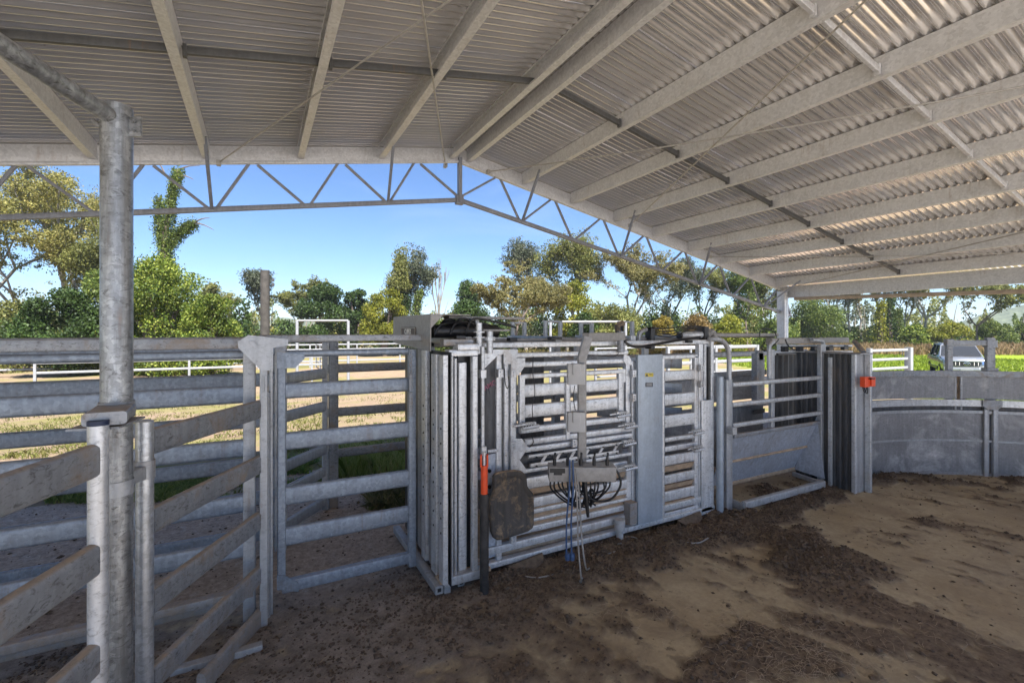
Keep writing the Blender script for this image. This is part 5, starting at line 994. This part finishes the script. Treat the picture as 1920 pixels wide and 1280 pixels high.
# middle distance
tree('g', 430, 522, 60, 100, 'olive', 'rounded pale gum left of the brown round pole', 4200, .22, seed=1)
tree('g', 503, 500, 58, 105, 'grey', 'slender white stemmed gum directly behind the round pole', 3600, .2, seed=7)
tree('g', 565, 516, 60, 115, 'olive', 'pale spreading gum just right of the round pole', 4600, .22, seed=8)
bush(608, 526, 50, 105, 'dark', 'large dark green rounded tree behind the white portal', 13000, .17, low=.12)
bush(668, 540, 52, 70, 'dark', 'smaller dark green tree beside the large one behind the portal', 7000, .17, low=.1)
bush(722, 538, 48, 92, 'yellow', 'yellow green rounded tree left of the hydraulic cover', 10000, .15, low=.15)
tree('g', 752, 458, 50, 62, 'olive', 'tall narrow gum with vine round its foot, left of the pair', 3600, .2, seed=3, trunk=.4)
tree('g', 790, 450, 52, 95, 'grey', 'tall narrow gum with darker crown, right of the pair', 4600, .2, seed=9, trunk=.4)
vine_tree(757, 555, 49, 'dark', 'vine wrapped stump trunk below the left tall gum', fork=False, nl=3000, r=.75)
vine_tree(782, 545, 49, 'mid', 'vine wrapped trunk below the right tall gum', fork=False, nl=3000, r=.7)
tree('bare', 822, 474, 55, 40, 'olive', 'leafless grey tree with fine upright branches', bark='bark', seed=5, trunk=.35, maxl=5, spread=.3, name='bare_tree')
tree('g', 862, 520, 54, 75, 'dark', 'small open dark gum right of the leafless tree', 2800, .2, seed=2)
bush(878, 560, 46, 110, 'dark', 'dark green bushy tree behind the head bail', 9000, .16)
bush(812, 590, 50, 70, 'mid', 'mid green bush below the leafless tree', 5000, .16)
tree('g', 965, 482, 42, 250, 'brown', 'wide spreading brownish olive tree in the centre of the view', 15000, .17, 'barkd', seed=11, trunk=.22, clump=.06, spread=.6)
tree('g', 988, 432, 56, 92, 'grey', 'tall gum with round grey green crown above the spreading tree', 4600, .2, seed=12, trunk=.45)
tree('g', 1062, 436, 54, 120, 'olive', 'tall dense gum right of the grey crowned one, touching the truss', 9000, .2, seed=13, trunk=.35, clump=.075)
bush(1078, 522, 48, 100, 'yellow', 'yellow green leafy tree under the tall dense gum', 8000, .17, low=.2)
bush(1098, 585, 45, 80, 'dark', 'dark bush between the yellow green tree and the feathery gum', 5000, .16)
tree('g', 1175, 440, 50, 200, 'brown', 'feathery brown green gum with many upright pale branches', 12000, .17, seed=14, trunk=.25, maxl=5, spread=.42, clump=.045)
bush(1150, 565, 46, 150, 'olive', 'olive bushy regrowth at the foot of the feathery gum', 9000, .16)
tree('g', 1262, 478, 58, 120, 'grey', 'open grey green gum right of the feathery one', 4600, .2, seed=15)
tree('g', 1322, 492, 62, 100, 'olive', 'thin gum seen through the truss bars', 3600, .22, seed=16)
bush(1243, 592, 44, 62, 'gold', 'golden yellow bush glowing above the crush', 5000, .13)
bush(1308, 582, 48, 85, 'rust', 'rusty orange bush right of the golden one', 5500, .15)
bush(1368, 590, 47, 78, 'yellow', 'yellow green bush left of the white shed column', 5500, .15)
tree('g', 1402, 486, 56, 130, 'mid', 'dark stemmed green gum left of the white shed column', 6000, .2, 'barkd', seed=17)
tree('g', 1452, 500, 60, 110, 'olive', 'pale stemmed gum partly behind the white shed column', 4500, .2, seed=18)
bush(1450, 595, 52, 90, 'mid', 'green bush at the foot of the white shed column', 5000, .16)
# right hand tree line
RG = 'tree line beyond the green paddock'
bush(1530, 548, 66, 120, 'mid', 'rounded mid green tree just right of the white shed column', 9000, .2, low=.1, group=RG)
for i, (u, vt, wp, lf, lb) in enumerate(((1562, 500, 60, 'olive', 'first thin gum right of the rounded green tree'), (1592, 505, 60, 'grey', 'white stemmed thin gum with grey crown above the box post'), (1622, 500, 70, 'brown', 'thin gum with brownish crown, right of the white stemmed one'), (1650, 498, 60, 'olive', 'thin gum behind the vine wrapped trunks'), (1690, 505, 70, 'warm', 'thin warm toned gum right of the vine wrapped trunks'))):
    tree('g', u, vt, 70, wp, lf, lb, 3000, .25, seed=20+i, trunk=.5, group=RG)
for i, (u, vt, lf, lb) in enumerate(((1650, 565, 'yellow', 'left of three vine wrapped trunks behind the white fence panel'), (1668, 555, 'dark', 'middle dark one of three vine wrapped trunks'), (1683, 580, 'mid', 'right one of three vine wrapped trunks'))): vine_tree(u, vt, 64, lf, lb, fork=False, nl=2200, r=.8, seed=i, ls=.22)
tree('g', 1737, 470, 66, 170, 'warm', 'large spreading gum behind the parked car', 7000, .24, seed=31, trunk=.3, clump=.045, group=RG)
tree('g', 1832, 515, 62, 130, 'olive', 'slim dark stemmed gum with spreading top behind the car', 4200, .24, 'barkd', seed=33, trunk=.4, group=RG)
bush(1780, 602, 60, 110, 'yellow', 'low yellow green bush behind the car', 6000, .18, group=RG)
bush(1716, 608, 60, 60, 'bright', 'low bright bush left of the car', 4000, .18, group=RG)
bush(1862, 600, 66, 90, 'mid', 'dark green bush right of the gate portal', 6000, .2, group=RG)
bush(1925, 605, 66, 100, 'mid', 'green bush at the far right edge', 5000, .2, group=RG)
# undergrowth: one continuous mass at the foot of the tree line
k = 150000; uu = rng.uniform(-300, 2350, k); dd_ = np.where(uu < 470, rng.uniform(36, 48, k), np.where(uu < 1500, rng.uniform(56, 66, k), rng.uniform(68, 80, k)))
ht = np.where(uu < 1500, 1.2 + np.where(uu > 800, 8.5, 5.5)*fbm(uu/45., dd_/9., 4, 77)**1.4, .9 + 4.4*fbm(uu/40., dd_/9., 4, 77)**1.3); zz = rng.random(k)**.8*ht; r_ = (uu-960)/F_PX
Q = np.stack([(SI+CO*r_)*dd_, (CO-SI*r_)*dd_, zz-.8], 1); sel = vnoise(uu/30., dd_/5., 99)
for nm, a_, b__, lf in (('undergrowth', 0, .42, 'dark'), ('undergrowth', .42, .72, 'mid'), ('undergrowth', .72, 1.01, 'warm')):
    o = facecloud(nm, Q[(sel >= a_) & (sel < b__)], .27, LM[lf], asp=.8, kind='stuff', cat='undergrowth', label={'dark': 'dark green undergrowth massed at the foot of the trees', 'mid': 'mid green undergrowth patches along the tree line', 'warm': 'dry yellowish undergrowth patches along the tree line'}[lf])
k = 90000; uu = rng.uniform(-250, 2000, k); dd_ = rng.uniform(84, 98, k); r_ = (uu-960)/F_PX; pk = fbm(uu/28., 0*uu+3.3, 4, 55); ht = 2 + 13.5*np.clip(pk-.22, 0, 1)**1.05; zz = (.12+.88*rng.random(k)**.7)*ht
gap = fbm(uu/7., zz/1.4, 3, 58) > .40; Q = np.stack([(SI+CO*r_)*dd_, (CO-SI*r_)*dd_, zz-.8], 1)[gap]; hf = uu[gap]
for lf, a_, b__ in (('olive', 0, .5), ('mid', .5, .62), ('grey', .62, 1.01)):
    q_ = vnoise(hf/36., Q[:, 2]*0+1, 61); k_ = (q_ >= a_) & (q_ < b__); facecloud('far_wood', Q[k_], .42, LM[lf], asp=.7, kind='stuff', cat='wood', label={'olive': 'olive mass of far-off gum wood filling the skyline', 'mid': 'greener stretch of the far-off wood', 'grey': 'grey green stretch of the far-off wood'}[lf])
mb = MB()
for k in range(150):
    p_ = place(random.uniform(-200, 1990), random.uniform(80, 95)); h_ = random.uniform(4, 9); mb.tube([p_, p_ + Vector((random.gauss(0, .3), random.gauss(0, .3), h_*.5)), p_ + Vector((random.gauss(0, .7), random.gauss(0, .7), h_))], [.16, .11, .04], 5, 2)
tagit(mb.build('far_wood_trunks', M['bark']), 'pale slender trunks of the far-off wood', 'trunks', kind='stuff')
# dry grass strip and tufts
def blades(name, X_, Y_, Z_, h, w_, cols, label, lean=.35):
    n = len(X_); a = rng.random(n)*6.283; l = rng.normal(size=(n, 2))*lean; hh_ = h*(.5+.8*rng.random(n)); wx, wy = np.cos(a)*w_/2, np.sin(a)*w_/2
    b0 = np.stack([X_, Y_, Z_], 1); wv = np.stack([wx, wy, 0*wx], 1); m1 = b0 + np.stack([l[:, 0]*hh_*.35, l[:, 1]*hh_*.35, hh_*.6], 1); tp = b0 + np.stack([l[:, 0]*hh_, l[:, 1]*hh_, hh_], 1)
    V = np.stack([b0-wv, b0+wv, m1+wv*.7, tp, m1-wv*.7], 1).reshape(-1, 3); me = bpy.data.meshes.new(name); me.vertices.add(5*n); me.vertices.foreach_set('co', V.ravel()); me.loops.add(5*n); me.loops.foreach_set('vertex_index', np.arange(5*n)); me.polygons.add(n)
    me.polygons.foreach_set('loop_start', np.arange(0, 5*n, 5)); me.polygons.foreach_set('loop_total', np.full(n, 5)); me.update(calc_edges=True); me.materials.append(leafmat(name+'_mat', cols, .35)); o = bpy.data.objects.new(name, me); C.objects.link(o); tagit(o, label, 'grass', kind='stuff')
k = 26000; uu = rng.uniform(-300, 2400, k); dd_ = rng.uniform(50, 64, k); r_ = (uu-960)/F_PX; X_ = (SI+CO*r_)*dd_; Y_ = (CO-SI*r_)*dd_; s_ = uu > 1100
blades('dry_grass', X_[s_], Y_[s_], groundh_np(X_[s_], Y_[s_]), 1.05, .12, [(.20, .13, .07), (.34, .23, .12), (.45, .33, .18)], 'tall dry brown grass along the far edge of the paddock')
blades('dry_grass', X_[~s_], Y_[~s_], groundh_np(X_[~s_], Y_[~s_]), .45, .12, [(.16, .15, .05), (.28, .24, .09), (.36, .30, .14)], 'short dry grass before the trees on the left')
def patch(u0, u1, v0, v1, n, pw=.45):
    u = rng.uniform(u0, u1, n); v = rng.uniform(v0, v1, n); t = 1.8*F_PX/(v-621); r_ = (u-960)/F_PX; X_ = (SI+CO*r_)*t; Y_ = (CO-SI*r_)*t; k_ = vnoise(X_*2.2, Y_*2.2, 5) + .5*vnoise(X_*6, Y_*6, 6) > .5+.35*(1-pw); return X_[k_], Y_[k_]
X_, Y_ = patch(628, 800, 862, 900, 3200, 1.2); blades('green_grass', X_, Y_, groundh_np(X_, Y_), .34, .008, [(.20, .28, .05), (.38, .46, .12), (.65, .62, .30)], 'tall uncut green grass tuft behind the sliding gate', .45)
X_, Y_ = patch(530, 625, 862, 935, 3500, .8); blades('green_grass', X_, Y_, groundh_np(X_, Y_), .10, .012, [(.14, .23, .05), (.26, .36, .08), (.42, .46, .14)], 'low bright green weeds by the swung back gate', .8)
X_, Y_ = patch(20, 480, 893, 945, 6500, .45); blades('green_grass', X_, Y_, groundh_np(X_, Y_), .09, .012, [(.15, .21, .05), (.27, .33, .08), (.42, .42, .15)], 'low green grass patches behind the race on the left', .7)
X_, Y_ = patch(690, 790, 925, 960, 2500, .9); blades('green_grass', X_, Y_, groundh_np(X_, Y_), .13, .007, [(.10, .12, .03), (.22, .19, .08), (.34, .27, .13)], 'dry straw coloured grass tuft beside the crush', .8)
X_, Y_ = patch(-100, 800, 690, 850, 26000, .35); blades('dry_turf', X_, Y_, groundh_np(X_, Y_), .07, .016, [(.12, .15, .03), (.21, .21, .06), (.29, .26, .10)], 'patchy thin turf on the sunlit dirt yard', .7)
k = 60000; X_ = rng.uniform(13, 60, k); Y_ = rng.uniform(4, 40, k); s_ = X_ - .62*Y_ > 17; X_, Y_ = X_[s_], Y_[s_]
blades('paddock_grass', X_, Y_, groundh_np(X_, Y_), .16, .05, [(.12, .19, .012), (.22, .30, .02), (.33, .38, .05)], 'short bright green paddock grass on the right', .5)
# hills
hu = np.linspace(-400, 2300, 500); hd = np.linspace(420, 640, 44); HU, HD = np.meshgrid(hu, hd); r_ = (HU-960)/F_PX; HX = (SI+CO*r_)*HD; HY = (CO-SI*r_)*HD
prof = np.interp(hu, [-400, 0, 300, 520, 700, 900, 1500, 1790, 1860, 1925, 2100, 2700], [26, 22, 12, 16, 14, 8, 5, 10, 26, 34, 30, 40])
f_ = sstep(420, 590, HD); HZ = -2 + prof[None, :]*f_*(.75+.5*fbm(HX/90., HY/90., 4, 8)) + 5.5*fbm(HX/9., HY/9., 3, 9)*sstep(420, 470, HD)
m, n, b, o_ = newmat('forested_hill'); g = N(n, 'ShaderNodeNewGeometry'); n1 = N(n, 'ShaderNodeTexNoise', Scale=.12, Detail=9.0, Roughness=.75); n.links.new(g.outputs['Position'], n1.inputs['Vector'])
n.links.new(ramp(n, n1.outputs[0], .35, .65, (.04, .055, .035, 1), (.12, .145, .085, 1)), b.inputs['Base Color']); b.inputs['Roughness'].default_value = 1; b.inputs['Specular IOR Level'].default_value = .05
ho = grid_obj('hills', HX, HY, HZ, m); ho['kind'] = 'structure'
# small pale roof of a distant building between the trees
hb0 = place(1348, 75); ft = T('farm_building', 'distant farm building with pale green roof showing above the yard rails', 'building', hb0)
ez = 1.8 + (621-628)/F_PX*75; rz = 1.8 + (621-619)/F_PX*75; w2 = 2.6
mb = MB(); mb.box(hb0.x-w2, hb0.x+w2, hb0.y, hb0.y+5, hb0.z, ez-.05, .02); mb.build('wall', plain('cream_wall', (.4, .38, .34), .8), ft)
mb = MB(); mb.plate([(hb0.x-w2-.4, hb0.y-.4, ez), (hb0.x, hb0.y-.4, rz), (hb0.x, hb0.y+5.4, rz), (hb0.x-w2-.4, hb0.y+5.4, ez)], (0, 0, 1), .06); mb.plate([(hb0.x+w2+.4, hb0.y-.4, ez), (hb0.x, hb0.y-.4, rz), (hb0.x, hb0.y+5.4, rz), (hb0.x+w2+.4, hb0.y+5.4, ez)], (0, 0, 1), .06); mb.plate([(hb0.x-w2, hb0.y-.02, ez-.05), (hb0.x, hb0.y-.02, rz-.05), (hb0.x+w2, hb0.y-.02, ez-.05)], (0, 1, 0), .05); mb.build('roof', plain('pale_green_roof', (.35, .42, .38), .5), ft)

# ------------------------------------------------------------------ parked car
F0 = Vector((23.3, 25.4)); aa = R(33.5)
def c2w(lat, dep): return Vector((SI*dep + CO*lat, CO*dep - SI*lat, 0))
o3 = c2w(*F0); bk = (c2w(math.sin(aa), math.cos(aa))).normalized(); rg_ = (c2w(math.cos(aa), -math.sin(aa))).normalized(); gz = groundh(o3.x, o3.y) + .0
def cp(x, y, z): return o3 + rg_*(x+.95) + bk*y + Vector((0, 0, gz+z))     # x across (0 centre), y back, z up
car = T('parked_car', 'silver four wheel drive wagon parked on the green paddock behind the curved wall', 'car', cp(0, 2.4, 0))
def paint(name, col, rough=.25, met=.5, coat=.6):
    m, n, b, o = newmat(name); b.inputs['Base Color'].default_value = (*col, 1); b.inputs['Roughness'].default_value = rough; b.inputs['Metallic'].default_value = met; b.inputs['Coat Weight'].default_value = coat; return m
PS = paint('silver_paint', (.30, .31, .325)); PB = paint('black_trim', (.012, .012, .013), .4, 0, .2); PG = paint('dark_glass', (.035, .037, .04), .10, 0, 0); CH = paint('chrome', (.75, .75, .76), .12, 1, 0); TY = paint('tyre_rubber', (.015, .015, .015), .8, 0, 0)
def loft(secs, name, mat, par=None, smooth=40):
    """secs: (y, [(halfwidth, z) bottom to top]) mirrored"""
    mb = MB(); vv = []; m_ = len(secs[0][1])*2
    for y, pr in secs:
        for hw, z in pr: vv.append(cp(-hw, y, z))
        for hw, z in reversed(pr): vv.append(cp(hw, y, z))
    n_ = len(secs); ff = [(i*m_+k, i*m_+(k+1) % m_, (i+1)*m_+(k+1) % m_, (i+1)*m_+k) for i in range(n_-1) for k in range(m_)] + [tuple(range(m_))[::-1], tuple((n_-1)*m_+k for k in range(m_))]
    mb.add(vv, ff); return mb.build(name, mat, par or car, smooth)
body = loft([(0.0, [(.70, .42), (.80, .60), (.80, .82), (.76, .95), (.70, 1.0)]), (.10, [(.80, .35), (.92, .55), (.92, .85), (.87, 1.02), (.78, 1.09)]), (.6, [(.82, .33), (.95, .5), (.95, .9), (.90, 1.07), (.80, 1.15)]), (1.3, [(.82, .33), (.95, .5), (.95, .95), (.91, 1.1), (.86, 1.18)]),
             (3.0, [(.82, .33), (.95, .5), (.95, .95), (.92, 1.1), (.89, 1.16)]), (4.6, [(.82, .4), (.95, .55), (.94, .95), (.90, 1.1), (.86, 1.16)]), (4.8, [(.78, .45), (.88, .6), (.88, .9), (.84, 1.05), (.80, 1.12)])], 'body', PS)
loft([(1.22, [(.84, 1.14), (.82, 1.17)]), (1.55, [(.87, 1.14), (.77, 1.42)]), (1.95, [(.88, 1.14), (.70, 1.74)]), (2.1, [(.88, 1.14), (.69, 1.78)]), (4.4, [(.87, 1.14), (.68, 1.76)]), (4.72, [(.84, 1.12), (.70, 1.45)]), (4.78, [(.82, 1.10), (.78, 1.2)])], 'windows', PG, smooth=30)
loft([(1.93, [(.71, 1.735), (.70, 1.755)]), (2.05, [(.71, 1.75), (.66, 1.82)]), (3.2, [(.71, 1.77), (.66, 1.86)]), (4.4, [(.70, 1.75), (.65, 1.82)]), (4.55, [(.69, 1.70), (.66, 1.74)])], 'roof', PS)
for s_ in (-1, 1):
    mb = MB(); mb.tube([cp(s_*.87, 1.2, 1.16), cp(s_*.79, 1.6, 1.45), cp(s_*.705, 2.0, 1.77)], .03, 8, 3); mb.build('windscreen_pillar', PS, car)
    for y in (2.75, 3.75): mb = MB(); mb.tube([cp(s_*.895, y, 1.15), cp(s_*.70, y+.03, 1.77)], .03, 8, 1); mb.build('door_pillar', PB, car)
    mb = MB(); mb.tube([cp(s_*.62, 2.2, 1.86), cp(s_*.62, 2.35, 1.91), cp(s_*.62, 4.1, 1.91), cp(s_*.62, 4.3, 1.85)], .022, 8, 3); mb.build('roof_rail', PB, car)
    mb = MB(); mb.ball(cp(s_*1.04, 1.55, 1.24), .11, 8, (1, .8, .75)); mb.build('wing_mirror', PB, car)
    mb = MB(); mb.plate([cp(s_*.60, -.015, .80), cp(s_*.80, .02, .84), cp(s_*.86, .09, .98), cp(s_*.70, .03, .97), cp(s_*.58, -.01, .94)], bk, .05); mb.build('headlight', CH, car)
    for y in (.85, 3.75):
        mb = MB(); a = cp(s_*.72, y, .38); e = cp(s_*.955, y, .38); mb.prism(a, e, circ(.39, 28)); wh = mb.build('wheel', TY, car); mb = MB(); mb.prism(cp(s_*.95, y, .38), cp(s_*.965, y, .38), circ(.25, 20)); mb.build('rim', CH, wh)
    mb = MB(); mb.bar(cp(s_*.955, 1.35, .55), cp(s_*.955, 4.0, .55), .03, .1, .01); mb.build('side_step', PB, car)
mb = MB(); mb.plate([cp(-.56, -.02, .96), cp(.56, -.02, .96), cp(.50, -.03, .70), cp(-.50, -.03, .70)], bk, .04); gr_ = mb.build('grille', PB, car)
mb = MB()
for k in (-4, -2.6, 2.6, 4):
    mb.bar(cp(.11*k, -.05, .74), cp(.11*k, -.05, .92), .03, .02, .004, up=bk)
mb.build('grille_bars', CH, gr_)
mb = MB(); mb.bar(cp(-.58, -.05, .965), cp(.58, -.05, .965), .03, .03, .008); mb.build('grille_frame', CH, gr_)
def ovalring(cx, cz, rx, rz, th):
    pts = [cp(cx + rx*math.cos(2*math.pi*k/24), -.075, cz + rz*math.sin(2*math.pi*k/24)) for k in range(25)]; return MB().tube(pts, th, 6, 1, cap=False)
mb = ovalring(0, .83, .13, .085, .012); e1_ = ovalring(0, .83, .05, .08, .009); e2_ = ovalring(0, .875, .10, .032, .009)
for e_ in (e1_, e2_): mb.add(e_.v[0], e_.f)
mb.build('emblem', CH, gr_)
mb = MB(); mb.bar(cp(-.9, .0, .52), cp(.9, .0, .52), .16, .22, .05); mb.build('bumper', PS, car)
mb = MB(); mb.plate([cp(-.25, -.09, .58), cp(.25, -.09, .58), cp(.25, -.09, .47), cp(-.25, -.09, .47)], bk, .01); mb.build('number_plate', M['white'], car)
for s_ in (-1, 1): mb = MB(); mb.tube([cp(.1*s_, 1.22, 1.19), cp(.55*s_, 1.3, 1.24)], .01, 6, 1); mb.build('wiper', PB, car)

# ------------------------------------------------------------------ air
hm = bpy.data.materials.new('haze'); hm.use_nodes = True; n = hm.node_tree; n.nodes.clear(); o_ = n.nodes.new('ShaderNodeOutputMaterial'); pv = n.nodes.new('ShaderNodeVolumePrincipled'); pv.inputs['Color'].default_value = (.86, .92, 1, 1); pv.inputs['Density'].default_value = .0003; n.links.new(pv.outputs[0], o_.inputs['Volume'])
mb = MB(); v8 = [(x, y, z) for z in (-6, 60) for x, y in ((-1400, -1400), (1400, -1400), (1400, 1400), (-1400, 1400))]; mb.add(v8, [(0, 3, 2, 1), (4, 5, 6, 7), (0, 1, 5, 4), (1, 2, 6, 5), (2, 3, 7, 6), (3, 0, 4, 7)])
hz_ = mb.build('haze', hm, smooth=0); tagit(hz_, 'thin pale blue air haze over the whole valley', 'haze', kind='stuff')
